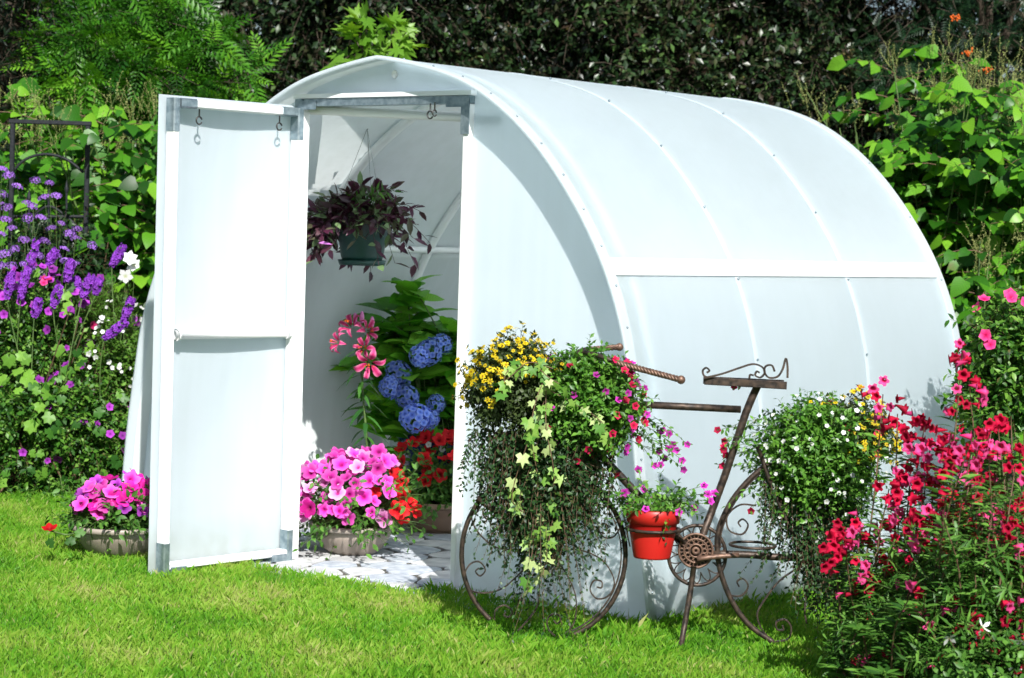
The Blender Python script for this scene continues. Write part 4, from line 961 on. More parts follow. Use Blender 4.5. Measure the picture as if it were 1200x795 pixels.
for v in vines:
    pth = spline([at(x, y, 7.16 - .05 * (i > 0) + (.0 if y < 560 else .05)) for i, (x, y) in enumerate(v)], 6); S = Soup(); V, T = tube(pth, .0018, 5); S.add(V, T, 'stem_brown'); S.obj('vine', IV)
    ln = np.linalg.norm(pth[-1] - pth[0]); k = max(4, int(ln / .026))
    for i in np.linspace(1, len(pth) - 1, k).astype(int):
        q = pth[i] + R.normal(0, .012, 3); pos.append(q); nor.append(nrm(nrm(CC - q) * .8 + SUN * .6 + R.normal(0, .35, 3))); ax.append(np.array([0, 0, -1.]) + R.normal(0, .7, 3)); szs.append(R.uniform(.028, .054))
parts('leaf', 'leaf_ivy', [IVY], ['ivy_leaf'], np.array(pos), np.array(ax), np.array(nor), np.array(szs), IV)

BA = thing('bacopa_plant', 'green trailing plant with tiny white flowers spilling from the rear basket', 'flowering plant', at(960, 510, 7.33))
c = at(956, 540, 7.33); tips, D = mound(BA, c, (.30, .21, .32), 1500, 14, (.017, .028), 'bright_small_leaf', -.95, LEAF_S, .2)
_, path = curtain(BA, [(at(900, 560, 7.3), at(1010, 590, 7.3)), (at(930, 590, 7.26), at(1000, 600, 7.26)), (at(945, 620, 7.3), at(990, 620, 7.3))], 85, [(.24, .28), (.26, .34), (.26, .30)], (.013, .021), 'trailing_leaf')
P2, F = tipflowers(tips, D, c, (.30, .21, .32), 190, .024, lambda q: lump(q, 9, 7) > -.3)
flowers('flower', 'flower_bacopa', [PET5], ['white_petal'], P2, F, R.uniform(.0065, .0105, len(P2)), BA)
YR = thing('yellow_daisy_plant', 'small yellow daisies crowning the top of the rear bicycle basket', 'flowering plant', at(1000, 510, 7.36))
c = at(995, 525, 7.36); tips, D = mound(YR, c, (.22, .18, .235), 800, 12, (.014, .023), 'yellow_plant_leaf', -.2, None, .1)
P2, F = tipflowers(tips, D, c, (.22, .18, .235), 900, .014); k = (lump(P2, 12, 4) > -.25) & (P2[:, 2] > c[2] - .04)
flowers('flower', 'flower_daisy', [DAISY, DAISY6], ['daisy_yellow'], P2[k][:240], F[k][:300], R.uniform(.008, .0135, len(P2))[k][:300], YR)
P2, F = tipflowers(tips[::3], D[::3], c, (.22, .18, .235), 16, .04); flowers('flower', 'flower_calibrachoa_red', SMALLTRUMP, ['small_red'], P2[:16], F[:16], .016, BA)
n = 18; st = at(895, 520, 7.3) + HV(n) * [.02, .02, .06]; P_, A, N_, path = sprigs(st, nrm(-BU + HV(n) * .3), .14, 9, .25, .1)
S = Soup(); scatter(S, LEAF_M, P_, A, N_, .021, 'bright_small_leaf'); twigs(S, path, .0012, .0008, 'stem_green'); S.obj('foliage', BA, kind='stuff')
flowers('flower', 'flower_calibrachoa_red', SMALLTRUMP, ['small_red'], path[:8, -1], nrm(CC - path[:8, -1] + HV(8) * 1.5), .0145, BA)

RP = thing('red_flowerpot', 'glossy red plastic flowerpot held in an iron ring of the bicycle', 'flowerpot', POTC - [0, 0, .115])
pc = POTC - np.array([0, 0, .098]); S = Soup(); V, T = lathe([(.001, 0), (.062, 0), (.064, .006), (.079, .09), (.082, .118), (.088, .121)], 40, pc); S.add(V, T, 'red_plastic'); S.obj('pot', RP)
S = Soup(); V, T = lathe([(.083, .120), (.0895, .121), (.094, .166), (.090, .169), (.084, .167), (.083, .12)], 40, pc); S.add(V, T, 'red_plastic'); S.obj('rim', RP)
S = Soup(); V, T = lathe([(.085, .15), (.001, .158)], 20, pc); S.add(V, T, 'soil'); S.obj('potting_soil', RP)
RF = thing('potted_calibrachoa', 'small plant with magenta trumpet flowers growing in the red flowerpot', 'flowering plant', pc + [0, 0, .155])
n = 56; st = pc + [0, 0, .155] + HV(n) * [.035, .035, .003]; D = nrm(HV(n) * [1, 1, .3] + [0, 0, .9]); P_, A, N_, path = sprigs(st, D, R.uniform(.09, .19, n), 12, .25, .12, .08, 1)
S = Soup(); scatter(S, LEAF_M, P_, A, N_, R.uniform(.016, .027, len(P_)), 'bright_small_leaf'); S.obj('foliage', RF, kind='stuff'); S = Soup(); twigs(S, path, .0014, .0009, 'stem_green'); S.obj('stems', RF, kind='stuff')
P_, A, N_, path2 = sprigs(np.repeat([pc + [0, 0, .18]], 4, 0), nrm(np.array([BU + [0, 0, .35]]) + HV(4) * .12), .21, 11, .15, .05, .2)
S = Soup(); scatter(S, LEAF_M, P_, A, N_, .022, 'bright_small_leaf'); twigs(S, path2, .0014, .0009, 'stem_green'); S.obj('foliage', RF, kind='stuff')
tip = np.concatenate([path[:15, -1], path2[:, -1]]); flowers('flower', 'flower_calibrachoa_magenta', SMALLTRUMP, ['small_magenta'], tip, nrm(CC - tip + HV(len(tip)) * 2 + [0, 0, 2]), .0155, RF)
n = 20; P_, A, N_, path = sprigs(np.array([pc + [.085 * math.cos(a), .085 * math.sin(a), .165] for a in R.uniform(0, 6.28, n)]), nrm(HV(n) * .2 + [0, 0, -1]), R.uniform(.04, .09, n), 6, .1, .1)
S = Soup(); scatter(S, LEAF_S, P_, A, N_ + nrm(CC - P_), .016, 'trailing_leaf'); twigs(S, path, .0012, .0008, 'stem_brown'); S.obj('trailing_foliage', RF, kind='stuff')

# ------------------------------------------------------------------ right foreground: penstemons
def penstemon(label, heads, fills, base, group='tall red penstemons in the right foreground'):
    root = gz(np.mean([at(*h) for h in heads], 0)); t = thing('penstemon', label, 'flowering plant', root, 0, group)
    FP, FF, pths, LP, LA, LN = [], [], [], [], [], []; fills = fills + [(R.uniform(min(h[0] for h in heads) + 20, max(h[0] for h in heads) + 15), 0, R.uniform(6.0, 6.8)) for _ in range(26)]; fills = [(x, y if y else max(500, 520 + (1110 - x) * 1.2) + R.uniform(0, 200), d) for x, y, d in fills]
    for i, (x, y, d) in enumerate(heads + fills):
        top_ = at(x, y, d); g = gz(top_) * .55 + root * .45 + R.normal(0, .05, 3) * [1, 1, 0]; pt_ = spline([g, g * .45 + top_ * .55 + [0, 0, .05] + R.normal(0, .02, 3), top_ - [0, 0, .02]], 5); pths.append(pt_)
        k = 30; s = np.linspace(1.5, len(pt_) - 2.5, k); j = s.astype(int); q = pt_[j] + (pt_[j + 1] - pt_[j]) * (s - j)[:, None]; a = np.arange(k) * 2.4 + R.uniform(0, 6)
        LP.append(np.repeat(q, 2, 0)); AA = np.stack([np.cos(a), np.sin(a), .5 + 0 * a], 1); LA += [np.stack([AA, AA * [-1, -1, 1]], 1).reshape(-1, 3)]; LN.append(HV(2 * k) * .3 + [0, 0, 1])
        if i < len(heads):
            for f in range(R.integers(7, 14)):
                q = top_ + np.array([0, 0, -.09 * f / 10]) + R.normal(0, .022, 3); ang = R.uniform(0, 6.28); FP.append(q); FF.append(nrm(np.array([math.cos(ang), math.sin(ang), .1 - .4 * R.random()]) + nrm(CC - q) * .5))
    S = Soup(); 
    for p in pths: V, T = tube(p, np.linspace(.004, .0018, len(p)), 5); S.add(V, T, 'stem_brown')
    S.obj('stems', t, kind='stuff')
    LP, LA, LN = map(np.concatenate, (LP, LA, LN)); split_parts('leaf', 'leaf_penstemon', [leaf_t(.22, 3, 'lance', .2, .3)], ['penstemon_leaf'], LP, LA, LN, R.uniform(.04, .075, len(LP)), t, 150, 'foliage', 20)
    FP, FF = np.array(FP), np.array(FF); sz = R.uniform(.025, .040, len(FP)); h = R.random(len(FP)) < .66
    for k, mt in ((h, 'penstemon_petal'), (~h, 'penstemon_pink')):
        split_parts('flower', 'flower_' + mt, [TUB], [mt], FP[k], FF[k], HV(int(k.sum())) * .3 + [0, 0, 1], sz[k], t, 290, 'small_flowers', 5, n=3)
    if base: mound(t, root + [0, 0, base[2] * .45], base, 400, 16, (.033, .06), 'penstemon_leaf', -.6, leaf_t(.2, 2, 'lance', .2, .3), .1, .5)
    return t
penstemon('left clump of crimson penstemon leaning towards the rear bicycle wheel', [(975, 622, 6.5), (1000, 600, 6.6), (1065, 545, 6.7), (1048, 640, 6.6), (1070, 660, 6.5), (1020, 770, 6.5), (1085, 485, 6.8), (990, 625, 6.5), (1012, 655, 6.6), (1042, 566, 6.6), (1060, 590, 6.6), (1022, 708, 6.7), (1040, 722, 6.6), (1052, 770, 6.4), (1055, 545, 6.8), (1035, 455, 6.9), (1052, 478, 6.9), (1070, 500, 6.8), (1026, 610, 6.7)], [(1030, 640, 6.7), (1050, 660, 6.6), (1070, 640, 6.7), (1075, 690, 6.5), (1045, 690, 6.6), (1070, 600, 6.6), (1060, 740, 6.4)], (.18, .18, .32))
penstemon('tallest crimson penstemon with flower spikes crossing the greenhouse edge', [(1128, 405, 6.5), (1136, 440, 6.5), (1080, 580, 6.5), (1125, 660, 6.3), (1100, 690, 6.3), (1075, 610, 6.5), (1140, 540, 6.4), (1116, 498, 6.5), (1105, 512, 6.5), (1090, 520, 6.6), (1125, 520, 6.5), (1148, 512, 6.4), (1098, 545, 6.6), (1118, 575, 6.4), (1100, 600, 6.4), (1085, 632, 6.4), (1112, 628, 6.3), (1138, 600, 6.4)], [(1120, 560, 6.5), (1140, 560, 6.5), (1100, 660, 6.3), (1130, 680, 6.3), (1110, 700, 6.2), (1150, 620, 6.4), (1090, 720, 6.2), (1130, 730, 6.1)], (.26, .24, .48))
penstemon('penstemon clump at the right edge with red flowers above fine green leaves', [(1170, 495, 6.5), (1195, 520, 6.4), (1160, 500, 6.6), (1205, 560, 6.3), (1175, 770, 6.0), (1140, 790, 6.0), (1195, 770, 5.9), (1120, 760, 6.1), (1090, 700, 6.2), (1200, 735, 6.0), (1165, 640, 6.2), (1190, 598, 6.1), (1192, 700, 6.0), (1150, 730, 6.0), (1180, 735, 6.0), (1132, 712, 6.1), (1188, 690, 6.0), (1148, 640, 6.3), (1165, 590, 6.4), (1212, 640, 6.1), (1160, 548, 6.5), (1170, 668, 6.2)], [(1170, 520, 6.5), (1190, 540, 6.5), (1200, 500, 6.6), (1180, 610, 6.3), (1200, 660, 6.1), (1170, 700, 6.1), (1195, 760, 5.9), (1160, 770, 5.9), (1210, 560, 6.4), (1185, 480, 6.7), (1165, 480, 6.7)], (.30, .28, .56))
t = thing('shrub', 'bright small leaved shrub with a few pink flowers beside the greenhouse rear edge', 'shrub', gz(at(1185, 480, 8.8)))
c = at(1188, 440, 8.8); mound(t, c, (.26, .3, .48), 900, 14, (.025, .045), 'bed_leaf', -.9, LEAF_M, .2, .5, 'stem_brown')
S = Soup(); V, T = tube([gz(c), c - [0, 0, .2]], [.02, .01], 8); S.add(V, T, 'bark'); S.obj('stem', t)
P2, F = face_out(40, c + [0, 0, 0], (.26, .3, .42), .0, .3, .8); flowers('flower', 'flower_rosy', [PET5], ['penstemon_pink'], P2[:20], F[:20], .028, t)
t = thing('white_flower_plant', 'low plant with airy white flowers at the bottom right corner', 'flowering plant', gz(at(1160, 740, 6.15)))
c = at(1165, 800, 6.0); mound(t, c, (.22, .2, .2), 300, 12, (.02, .035), 'penstemon_leaf', -.2, LEAF_M, .2, .5)
P2 = np.array([at(x, y, 5.95 + R.normal(0, .05)) for x, y in ((1148, 745), (1152, 735), (1180, 770), (1172, 762), (1112, 748), (1190, 785), (1158, 762), (1168, 792), (1140, 770), (1196, 752))]); flowers('flower', 'flower_gaura', [petals5(.26, .35, 4), petals5(.24, .5, 4, 3)], ['white_petal'], P2, nrm(CC - P2 + HV(10) * 5), R.uniform(.016, .026, 10), t)
path = np.stack([np.linspace(c + R.normal(0, .05, 3), p, 5) for p in P2]); S = Soup(); twigs(S, path, .0014, .001, 'stem_brown'); S.obj('stems', t, kind='stuff')

# ------------------------------------------------------------------ left flower bed
def shrub(label, px, py, d, r, ntw, m, ls, mat, tmpl=None, fl=None, group='shrubs of the left flower bed', stems=True, lo=-.9, cat='shrub', big=None, name='shrub'):
    c = at(px, py, d); t = thing(name, label, cat, gz(c), 0, group)
    mound(t, c, r, int(ntw * .8), m, ls, mat, lo, tmpl or LEAF_S, .2, .5, 'stem_brown')
    if stems:
        S = Soup(); n = 12; b = gz(c) + HV(n) * [.08, .08, 0]; e = c + HV(n) * np.asarray(r) * .45; tt = np.linspace(0, 1, 5)[None, :, None]; twigs(S, b[:, None] * (1 - tt) + e[:, None] * tt, .007, .003, 'stem_brown'); S.obj('stems', t, kind='stuff')
    if fl:
        for (key, tm, mt, n, sz, lo2) in fl:
            P2, F = face_out(n * 3, c, np.asarray(r) * .97, lo2, .4, .6, 2.); P2, F = spaced(P2, F, sz * .8); P2 = P2 + .03 * np.stack([lump(P2, 12, i) for i in (1, 2, 3)], 1); rs = R.uniform(.7, 1.2); flowers('flower', key, tm, [mt], P2[:n], F[:n], sz * R.uniform(.65, 1.15, len(P2[:n])), t)
    if big:
        tm, mt, n, s0, s1 = big; P2, F = face_out(n, c, np.asarray(r) * .98, -.8, .5, .6)
        split_parts('leaf', 'leaf_' + mt + str(len(tm)), tm, [mt], P2, anyperp(F) + [0, 0, -.6], F, R.uniform(s0, s1, len(P2)), t, 200, 'foliage', 8)
    return t
shrub('green mallow bush with pale lobed leaves low at the left edge', 22, 505, 10.75, (.26, .26, .32), 420, 12, (.025, .045), 'bed_leaf', big=([MALLOW], 'mallow_leaf', 90, .04, .085), fl=[('flower_mallow', [PET5], 'mallow_petal', 16, .028, -.5)])
shrub('mallow bush covered with violet magenta flowers in the left bed', 38, 395, 11.1, (.36, .3, .42), 900, 13, (.022, .04), 'bed_leaf', fl=[('flower_mallow', [PET5], 'mallow_petal', 75, .027, -.1), ('flower_rosy', [PET5], 'rosy_petal', 4, .032, .2)], big=([MALLOW], 'mallow_leaf', 40, .05, .085))
shrub('low leafy shrub with bright new growth in front of the left bed', 100, 500, 10.85, (.30, .24, .36), 820, 13, (.022, .04), 'bed_leaf', fl=[('flower_mallow', [PET5], 'mallow_petal', 34, .026, -.6)], big=([MALLOW], 'mallow_leaf', 45, .035, .07))
shrub('feathery green cosmos foliage beside the greenhouse left side', 122, 375, 11.3, (.20, .2, .30), 620, 14, (.03, .05), 'feather_leaf', leaf_t(.12, 2, 'lance', .1, .2), fl=[('flower_mallow', [PET5], 'mallow_petal', 5, .03, -.3)], cat='flowering plant')
shrub('loose bush with clusters of small white flowers against the greenhouse', 143, 425, 11.0, (.13, .2, .34), 420, 13, (.02, .035), 'feather_leaf', fl=[('flower_small_white', [PET5], 'white_petal', 60, .015, -.4)], cat='flowering plant')
shrub('yellow green grassy perennial at the foot of the greenhouse side', 136, 520, 10.85, (.14, .18, .26), 380, 12, (.04, .07), 'feather_leaf', leaf_t(.14, 3, 'lance', .2, .3), cat='flowering plant')
shrub('dark green filler bush deep behind the violet mallows', 60, 330, 11.8, (.5, .3, .5), 900, 12, (.03, .05), 'dark_leaf')
shrub('dark green filler bush at the far left end of the bed', -60, 420, 11.2, (.4, .35, .6), 800, 12, (.03, .05), 'bed_leaf', fl=[('flower_mallow', [PET5], 'mallow_petal', 20, .034, -.5)])
S = Soup()
for px in np.linspace(-160, 160, 34):
    c = ground(px, 579 + R.normal(0, 3)) ; n = 26
    P0 = c + HV(n) * [.08, .10, .0]; P0[:, 2] = 0; P_, A, N_, path = sprigs(P0, nrm(HV(n) * .5 + [0, 0, 1]), R.uniform(.06, .20, n), 9, .3, .15); scatter(S, LEAF_M, P_, A, N_, R.uniform(.018, .035, len(P_)), 'bed_leaf'); twigs(S, path, .0012, .0008, 'stem_green')
o = S.obj('bed_edging_plants', kind='stuff'); o['label'] = 'low leafy ground cover along the front edge of the left bed'; o['category'] = 'ground cover'
S = Soup(); q = [ground(a, b) for a, b in ((-300, 575), (160, 575), (185, 560), (150, 500), (-300, 500))]
bs = np.array([(-8, -2.2), (-4.2, .05), (-2.9, .62), (-1.50, 1.06), (-1.50, 6), (-8, 6)])
V = np.c_[np.vstack([bs, bs.mean(0)]), np.full(7, .012)]; T = [(i, (i + 1) % 6, 6) for i in range(6)]; S.add(V, T, 'soil'); S.obj('flower_bed_soil', kind='structure')
# verbena
VH = [cluster_t(PET5, 22, i, .26, .5) for i in range(2)]
def verbena(label, heads):
    c = gz(np.mean([at(*h) for h in heads], 0)); t = thing('verbena', label, 'flowering plant', c, 0, 'tall purple verbenas'); P_ = np.array([at(*h) for h in heads]); n = len(P_)
    base = c + HV(n) * [.12, .12, 0]; tt = np.linspace(0, 1, 6)[None, :, None]; pth = base[:, None] * (1 - tt) + P_[:, None] * tt; pth = pth + np.sin(PI * tt) * HV(n)[:, None] * .03; S = Soup(); twigs(S, pth, .0026, .0014, 'stem_green'); S.obj('stems', t, kind='stuff')
    F = nrm(HV(n) * .25 + [0, 0, 1] + nrm(CC - P_) * .4); parts('flower_head', 'flower_head_verbena', VH, ['verbena_petal'], P_, anyperp(F), F, R.uniform(.020, .034, n), t)
    q = pth[:, 1:4].reshape(-1, 3); S = Soup(); scatter(S, LANCE, q, HV(len(q)) + [0, 0, .5], HV(len(q)) * .2 + [0, 0, 1], .07, 'bed_leaf'); S.obj('foliage', t, kind='stuff')
verbena('tall purple verbena rising in front of the black trellis', [(41, 212, 11.5), (58, 215, 11.5), (52, 232, 11.5), (66, 230, 11.4), (31, 238, 11.5), (38, 242, 11.5), (33, 256, 11.5), (48, 256, 11.5), (60, 268, 11.4), (72, 262, 11.4), (82, 274, 11.4), (88, 280, 11.4), (90, 269, 11.5), (28, 282, 11.4), (52, 283, 11.3), (75, 292, 11.3), (76, 306, 11.3), (108, 288, 11.3), (64, 300, 11.3), (45, 300, 11.2), (88, 310, 11.2), (20, 219, 11.6)])
verbena('purple verbena crowding the left edge of the picture', [(2, 199, 11.4), (10, 206, 11.4), (3, 228, 11.4), (1, 240, 11.4), (8, 244, 11.4), (6, 258, 11.3), (14, 268, 11.3), (2, 275, 11.3), (18, 292, 11.2), (6, 298, 11.2), (0, 312, 11.2), (28, 310, 11.2), (14, 312, 11.1), (24, 326, 11.0), (40, 318, 11.1), (-12, 250, 11.4), (-20, 280, 11.3), (-8, 300, 11.2), (36, 304, 11.2)])
def spike_plant(label, sp):
    c = gz(np.mean([at(a, b, d) for a, b, _, _, d in sp], 0)); t = thing('purple_spike_plant', label, 'flowering plant', c, 0, 'purple flower spikes of the left bed')
    for x0, y0, x1, y1, d in sp:
        a, b = at(x0, y0, d), at(x1, y1, d); n = 90; s = R.random(n); wd = .006 + .016 * np.sin(PI * np.clip(.15 + .8 * (1 - s), 0, 1)); ang = R.uniform(0, 6.28, n); u = nrm(np.cross(b - a, [0, 0, 1.]) + 1e-6); v = nrm(np.cross(b - a, u)); D = np.cos(ang)[:, None] * u + np.sin(ang)[:, None] * v
        S = Soup(); scatter(S, PET5, a + (b - a) * s[:, None] + D * wd[:, None], anyperp(D), D + HV(n) * .3, .011, 'spike_petal'); S.obj('flower_spike', t)
        S = Soup(); V, T = tube(spline([c + R.normal(0, .08, 3) * [1, 1, 0], (a + c) / 2 + R.normal(0, .04, 3), a, b], 5), .003, 5); S.add(V, T, 'stem_green'); S.obj('stem', t)
spike_plant('dense violet flower spikes standing among the mallows at left', [(27, 335, 44, 280, 10.9), (8, 350, 14, 318, 10.8), (62, 360, 70, 335, 10.8), (78, 330, 84, 305, 10.9), (40, 372, 46, 350, 10.8), (112, 345, 116, 325, 10.9), (56, 310, 66, 293, 11.0), (96, 350, 108, 322, 10.9), (92, 340, 88, 325, 11.0), (24, 350, 30, 318, 10.8)])
spike_plant('three violet flower spikes close to the greenhouse left edge', [(131, 312, 145, 288, 11.0), (122, 397, 148, 377, 10.7), (145, 375, 155, 350, 10.9)])
t = thing('white_cosmos', 'white cosmos flowers on thin stems left of the open door', 'flowering plant', gz(at(145, 330, 11)))
P2 = np.array([at(147, 324, 10.9), at(152, 303, 11), at(157, 311, 11.05)]); F = nrm(nrm(CC - P2) + [[0, 0, .3], [.6, 0, .4], [-.5, 0, .3]]); flowers('flower', 'flower_cosmos', [petals5(.40, .22, 5), petals5(.36, .3, 6, 4)], ['white_petal'], P2, F, .042, t)
b = gz(P2.mean(0)); tt = np.linspace(0, 1, 5)[None, :, None]; S = Soup(); twigs(S, (b + HV(3) * [.05, .05, 0])[:, None] * (1 - tt) + (P2 - F * .01)[:, None] * tt, .003, .0015, 'stem_green'); S.obj('stems', t)
# black trellis
TR = thing('metal_trellis', 'black square metal garden trellis with an inner arch behind the verbena', 'trellis', gz(at(56, 300, 12.0)))
def tb(name, pts, r=.0105, k=1, sides=8):
    P3 = np.array([at(x, y, 11.8) for x, y in pts]); P3 = spline(P3, 8) if len(P3) > 2 else P3; S = Soup()
    if r > .01 and len(pts) == 2: V, T = obox(P3[0], P3[1], r * 2.4, r * 2.4, BN)
    else: V, T = tube(P3, r, sides)
    S.add(V, T, 'black_iron', smooth=len(pts) > 2); S.obj(name, TR)
g0, g1 = gz(at(12, 300, 11.8)), gz(at(100, 300, 11.8)); zt = at(56, 144, 11.8)[2]
for g, nm in ((g0, 'post'), (g1, 'post')):
    S = Soup(); V, T = obox(g, g + [0, 0, zt - .012], .026, .026, BN); S.add(V, T, 'black_iron', smooth=False); S.obj(nm, TR)
S = Soup(); V, T = obox(g0 + [0, 0, zt] - BU * .018, g1 + [0, 0, zt] + BU * .018, .026, .024, BN); S.add(V, T, 'black_iron', smooth=False); S.obj('top_bar', TR)
tb('arch', [(15, 201), (30, 187), (52, 181), (76, 186), (98, 202)], .008)
tb('lower_arch', [(30, 262), (56, 242), (80, 256), (92, 268)], .007); tb('crossbar', [(14, 254), (99, 254)], .0085, 1)
for x in (34, 57, 78): 
    tb('spear', [(x, 232 if x != 78 else 222), (x, 420)], .006, 1)
    p = at(x, 232 if x != 78 else 222, 11.8); S = Soup(); V, T = lathe([(.004, -.03), (.012, -.01), (.013, 0), (.008, .02), (.001, .05)], 8, p); S.add(V, T, 'black_iron'); S.obj('spear_tip', TR)

# ------------------------------------------------------------------ knotweed thickets
def knotweed(label, pxr, dr, topf, ncane, group, lsz=(.05, .14), spray=14, nb=9):
    px = R.uniform(*pxr, ncane); d = R.uniform(*dr, ncane) if ncane > 1 else np.array([dr[0]]); mid_ = gz(at(np.mean(pxr), 300, np.mean(dr))); t = thing('knotweed', label, 'bush', mid_, 0, group)
    base = np.array([gz(at(a, 300, b)) for a, b in zip(px, d)]); H = np.array([at(a, topf(a), b)[2] for a, b in zip(px, d)]) * R.uniform(.70, 1.10, ncane) * (1 + .05 * np.sin(px / 19.))
    lean = R.normal(0, .12, (ncane, 2)); tt = np.linspace(0, 1, 7); path = base[:, None] + np.stack([lean[:, :1] * tt ** 2 * H[:, None], lean[:, 1:] * tt ** 2 * H[:, None], H[:, None] * tt], -1)
    S = Soup(); twigs(S, path, .012, .004, 'stem_green')
    k = nb; s = R.uniform(.25, 1, (ncane, k)); i = np.minimum((s * 6).astype(int), 5); f = s * 6 - i; ar = np.arange(ncane)[:, None]; st = path[ar, i] * (1 - f[..., None]) + path[ar, i + 1] * f[..., None]; st = st.reshape(-1, 3)
    a = R.uniform(0, 2 * PI, len(st)); D = np.stack([np.cos(a), np.sin(a), .45 + 0 * a], 1) + nrm(CC - st) * [.45, .45, 0]
    P_, A, N_, p2 = sprigs(st, nrm(D), R.uniform(.28, .52, len(st)), 8, .35, .10, .12, 1., True); twigs(S, p2, .004, .002, 'stem_brown'); S.obj('canes', t, kind='stuff')
    A = nrm(A + [0, 0, -.35]); N_ = nrm(N_ + nrm(CC - P_) * .45 + SUN * .25)
    split_parts('leaf', 'leaf_knotweed', HEART, ['knotweed_leaf'], P_, A, N_, lsz[0] + (lsz[1] - lsz[0]) * R.random(len(P_)) ** 1.3, t, 300, 'foliage', 10, n=8, lod=HEART_LOD)
    # cream flower sprays standing at the tips
    tips = path[np.argsort(-path[:, -1, 2])][:spray, -1]
    for q in tips:
        S = Soup(); n = 9; D = nrm(HV(n) * .35 + [0, 0, 1]); P3, A3, N3, p3 = sprigs(q + HV(n) * .03 - [0, 0, .08], D, R.uniform(.10, .20, n), 16, 0, .08, .1); scatter(S, LEAF_S, P3, A3, N3, .011, 'flower_spray'); twigs(S, p3, .0012, .0008, 'flower_spray'); S.obj('flower_spray', t, kind='stuff')
    return t
KL = 'big leaved thickets behind the left bed'; KR = 'big leaved thickets behind the greenhouse'
knotweed('knotweed thicket seen through the black trellis', (-30, 115), (12.5, 13.4), lambda x: 170 - .1 * x, 52, KL)
knotweed('knotweed thicket between the black trellis and the open door', (100, 250), (12.2, 13.3), lambda x: 148, 52, KL)
knotweed('knotweed thicket beyond the left edge of the trellis', (-260, -40), (12.4, 13.6), lambda x: 190, 34, KL, nb=7)
knotweed('knotweed thicket hidden mostly behind the greenhouse roof', (300, 900), (13.6, 14.6), lambda x: 240, 50, KR, nb=7, spray=0)
knotweed('knotweed thicket rising beside the curved rear end of the roof', (985, 1090), (12.6, 13.6), lambda x: 160 - .45 * (x - 985), 52, KR)
knotweed('tallest knotweed thicket at the upper right with cream sprays', (1085, 1190), (12.2, 13.4), lambda x: 122, 54, KR)
knotweed('knotweed thicket at the right edge of the picture', (1180, 1330), (12.0, 13.2), lambda x: 135, 46, KR, nb=8)
knotweed('lower dark knotweed beside the rear wall of the greenhouse', (1120, 1230), (11.2, 12.0), lambda x: 300, 20, KR)

# ------------------------------------------------------------------ trees
def tree(name, label, px, d, H, R0, mat, crown, ls, ntw, m, tmpl=None, group='trees of the wooded edge', trunk_r=.07, twl=.3, keep=None, lo=-1, fill=.2, big=None):
    """crown: list of (px, py, d, rx, ry, rz) lumps"""
    base = gz(at(px, 300, d)); t = thing(name, label, 'tree', base, 0, group)
    S = Soup(); pt_ = spline([base - [0, 0, .05], base + [.03, .02, H * .35], base + [-.05, .06, H * .7], base + [0, 0, H]], 6); V, T = tube(pt_, np.linspace(trunk_r, trunk_r * .3, len(pt_)), 9); S.add(V, T, 'bark'); S.obj('trunk', t)
    S = Soup(); S2 = Soup(); allP, allA, allN = [], [], []; w = np.array([c[3] * c[4] * c[5] for c in crown]) ** (2 / 3); w = w / w.sum()
    for ci, c in enumerate(crown):
        cen = at(*c[:3]); r = np.array(c[3:]); hz = min(max(cen[2] * .65, .5), H * .95); st = base + [0, 0, hz]
        V, T = tube(spline([st, (st + cen) / 2 + [0, 0, .12], cen], 5), np.linspace(trunk_r * .5, .012, 11), 6); S.add(V, T, 'bark')
        n = max(3, int(ntw * w[ci])); P0, D = ell_pts(n, cen, r, lo, fill); D = nrm(D + HV(len(D)) * .35 + nrm(CC - P0) * .25); L = twl * R.uniform(.6, 1.25, len(P0))
        P_, A, N_, p2 = sprigs(P0 - D * L[:, None] * .5, D, L, m, .3, .15, .15, 1., False); allP.append(P_); allA.append(A); allN.append(N_); twigs(S2, p2[:, ::2], .004, .0015, 'bark')
    S.obj('limbs', t); S2.obj('twigs', t, kind='stuff'); P_, A, N_ = map(np.concatenate, (allP, allA, allN)); sz = R.uniform(*ls, len(P_))
    if keep is not None: k = keep(P_); P_, A, N_, sz = P_[k], A[k], N_[k], sz[k]
    tm = tmpl or [LEAF_S]; l = np.clip(.5 + .25 * lump(P_, 3, 9) + R.normal(0, .22, len(P_)), 0, 1)
    if big: split_parts('leaf', 'leaf_' + mat, tm, [mat], P_, A, N_, sz, t, 290, 'crown', 12, l, 6)
    else:
        S = Soup()
        for j, q in enumerate(tm): scatter(S, q, P_[j::len(tm)], A[j::len(tm)], N_[j::len(tm)], sz[j::len(tm)], mat, l[j::len(tm)])
        S.obj('crown', t, kind='stuff')
    return t
def hole(P_):
    sx, sy, _ = screen(P_); return ~((((sx - 1046) / 34) ** 2 + ((sy - 4) / 20) ** 2 < 1) & (R.random(len(P_)) < .97))
PIN = [pinnate_t(7, .30, .30), pinnate_t(6, .34, .28)]
HG = 'dark leaved trees of the hedge line'
def lumps(x0, x1, d, ys, r, step, jit=20): return [(x + R.normal(0, jit), y + R.normal(0, jit * .6), d + R.normal(0, .15), r[0], r[1], r[2]) for y in ys for x in np.arange(x0, x1, step)]
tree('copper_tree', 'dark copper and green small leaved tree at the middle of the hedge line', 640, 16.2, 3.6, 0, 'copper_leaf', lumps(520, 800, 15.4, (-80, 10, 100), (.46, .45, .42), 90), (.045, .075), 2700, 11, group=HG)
tree('copper_tree', 'copper leaved tree with reddish shoots above the rear of the greenhouse roof', 900, 16.2, 3.8, 0, 'copper_leaf', lumps(780, 1060, 15.0, (-80, 10, 100), (.5, .5, .5), 85), (.045, .075), 3200, 11, group=HG, keep=hole)
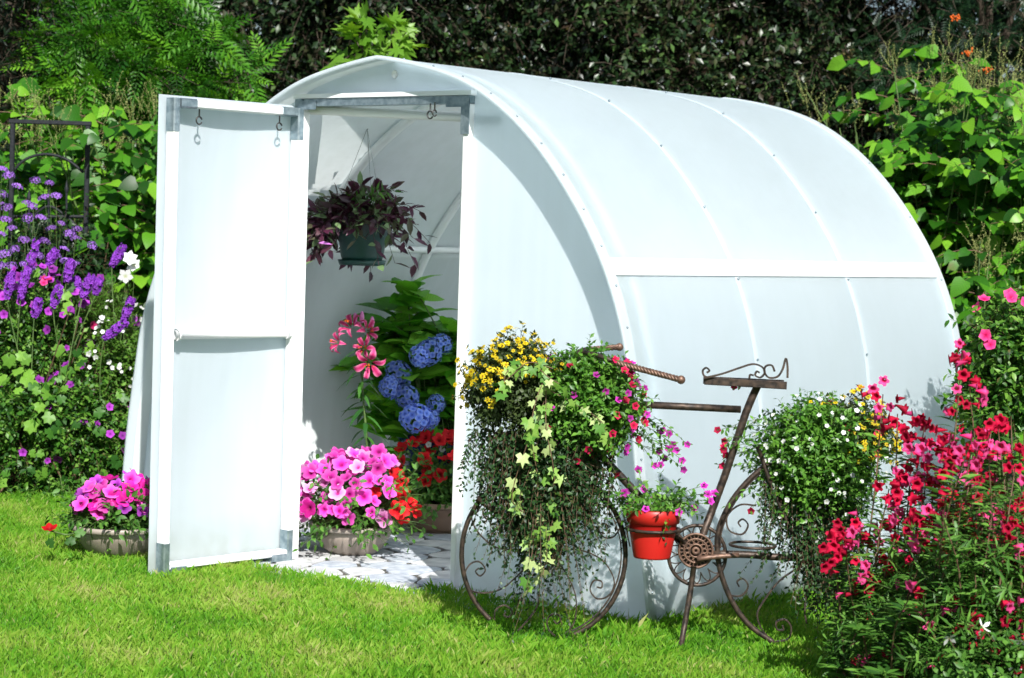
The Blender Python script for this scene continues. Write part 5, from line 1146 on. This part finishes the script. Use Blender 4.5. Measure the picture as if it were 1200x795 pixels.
tree('copper_tree', 'dark small leaved tree left of the greenhouse peak', 400, 16.4, 3.6, 0, 'copper_leaf', lumps(270, 530, 15.4, (-80, 10, 100), (.5, .5, .5), 90), (.045, .075), 2500, 11, group=HG)
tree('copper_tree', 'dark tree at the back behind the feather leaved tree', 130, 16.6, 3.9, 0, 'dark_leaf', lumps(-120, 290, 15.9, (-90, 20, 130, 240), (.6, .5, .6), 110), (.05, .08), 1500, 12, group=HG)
tree('sumac_tree', 'light green tree with feather like leaves above the left bed', 170, 14.6, 3.0, 0, 'sumac_leaf', [(110, 40, 13.5, .42, .4, .30), (170, 88, 13.3, .45, .4, .28), (95, 100, 13.3, .35, .35, .28), (230, 50, 13.5, .32, .35, .26), (265, 95, 13.4, .28, .3, .2), (150, -30, 14.1, .5, .4, .3), (60, 170, 13.9, .3, .3, .3), (185, 20, 13.5, .3, .3, .25)], (.17, .32), 290, 5, PIN, 'trees of the wooded edge', .05, .35, None, -1, .2, True)
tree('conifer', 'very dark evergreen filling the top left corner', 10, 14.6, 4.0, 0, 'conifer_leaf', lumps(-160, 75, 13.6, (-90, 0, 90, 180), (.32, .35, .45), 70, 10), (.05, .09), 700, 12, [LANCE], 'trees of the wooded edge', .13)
tree('rowan_tree', 'rowan tree with orange berry clusters at the top right corner', 1150, 15.0, 3.9, 0, 'rowan_leaf', lumps(1070, 1290, 14.3, (-70, 10, 90), (.42, .4, .42), 80), (.11, .17), 260, 5, PIN, HG, .06, .3, hole)
RW = bpy.data.objects['rowan_tree']
for x, y in ((1121, 20), (1134, 62), (1157, 82)):
    p = at(x, y, 13.7); S = Soup()
    for k in range(20): V, T = ball(p + R.normal(0, .018, 3) * [1, 1, .6], .007, 5); S.add(V, T, 'orange_berry')
    S.obj('berry_cluster', RW)
tree('maple_sapling', 'young maple with bright lime leaves peeping over the greenhouse peak', 440, 12.6, 2.5, 0, 'maple_leaf', [(425, 60, 12.5, .12, .15, .10), (470, 45, 12.5, .10, .1, .10), (420, 30, 12.5, .08, .1, .08), (445, 80, 12.4, .2, .15, .08), (462, 25, 12.5, .05, .06, .05)], (.10, .15), 17, 4, [MAPLE], 'trees of the wooded edge', .02, .16, None, -1, .2, True)
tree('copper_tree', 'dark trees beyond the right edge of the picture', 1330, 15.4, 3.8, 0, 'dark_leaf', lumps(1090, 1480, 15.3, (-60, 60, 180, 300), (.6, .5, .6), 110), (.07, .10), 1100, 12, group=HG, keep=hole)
# the wood behind, read as one mass
n = 25000; px = R.uniform(-500, 1700, n); d = R.uniform(16.6, 19, n); P_ = np.array([0., 0, 0]) + CC[None] + d[:, None] * (FW * [1, 1, 0] + RT * [1, 1, 0] * ((px - 600) / FPX)[:, None]); P_[:, 2] = R.uniform(0, 5.2, n) * (.86 + .14 * lump(P_, .8, 4)); P_ = P_[hole(P_)]
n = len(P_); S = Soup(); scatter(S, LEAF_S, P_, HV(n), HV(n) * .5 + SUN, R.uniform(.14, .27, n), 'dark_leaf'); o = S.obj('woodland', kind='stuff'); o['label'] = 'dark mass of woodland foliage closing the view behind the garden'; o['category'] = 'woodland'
print('OBJECTS', len(bpy.data.objects))
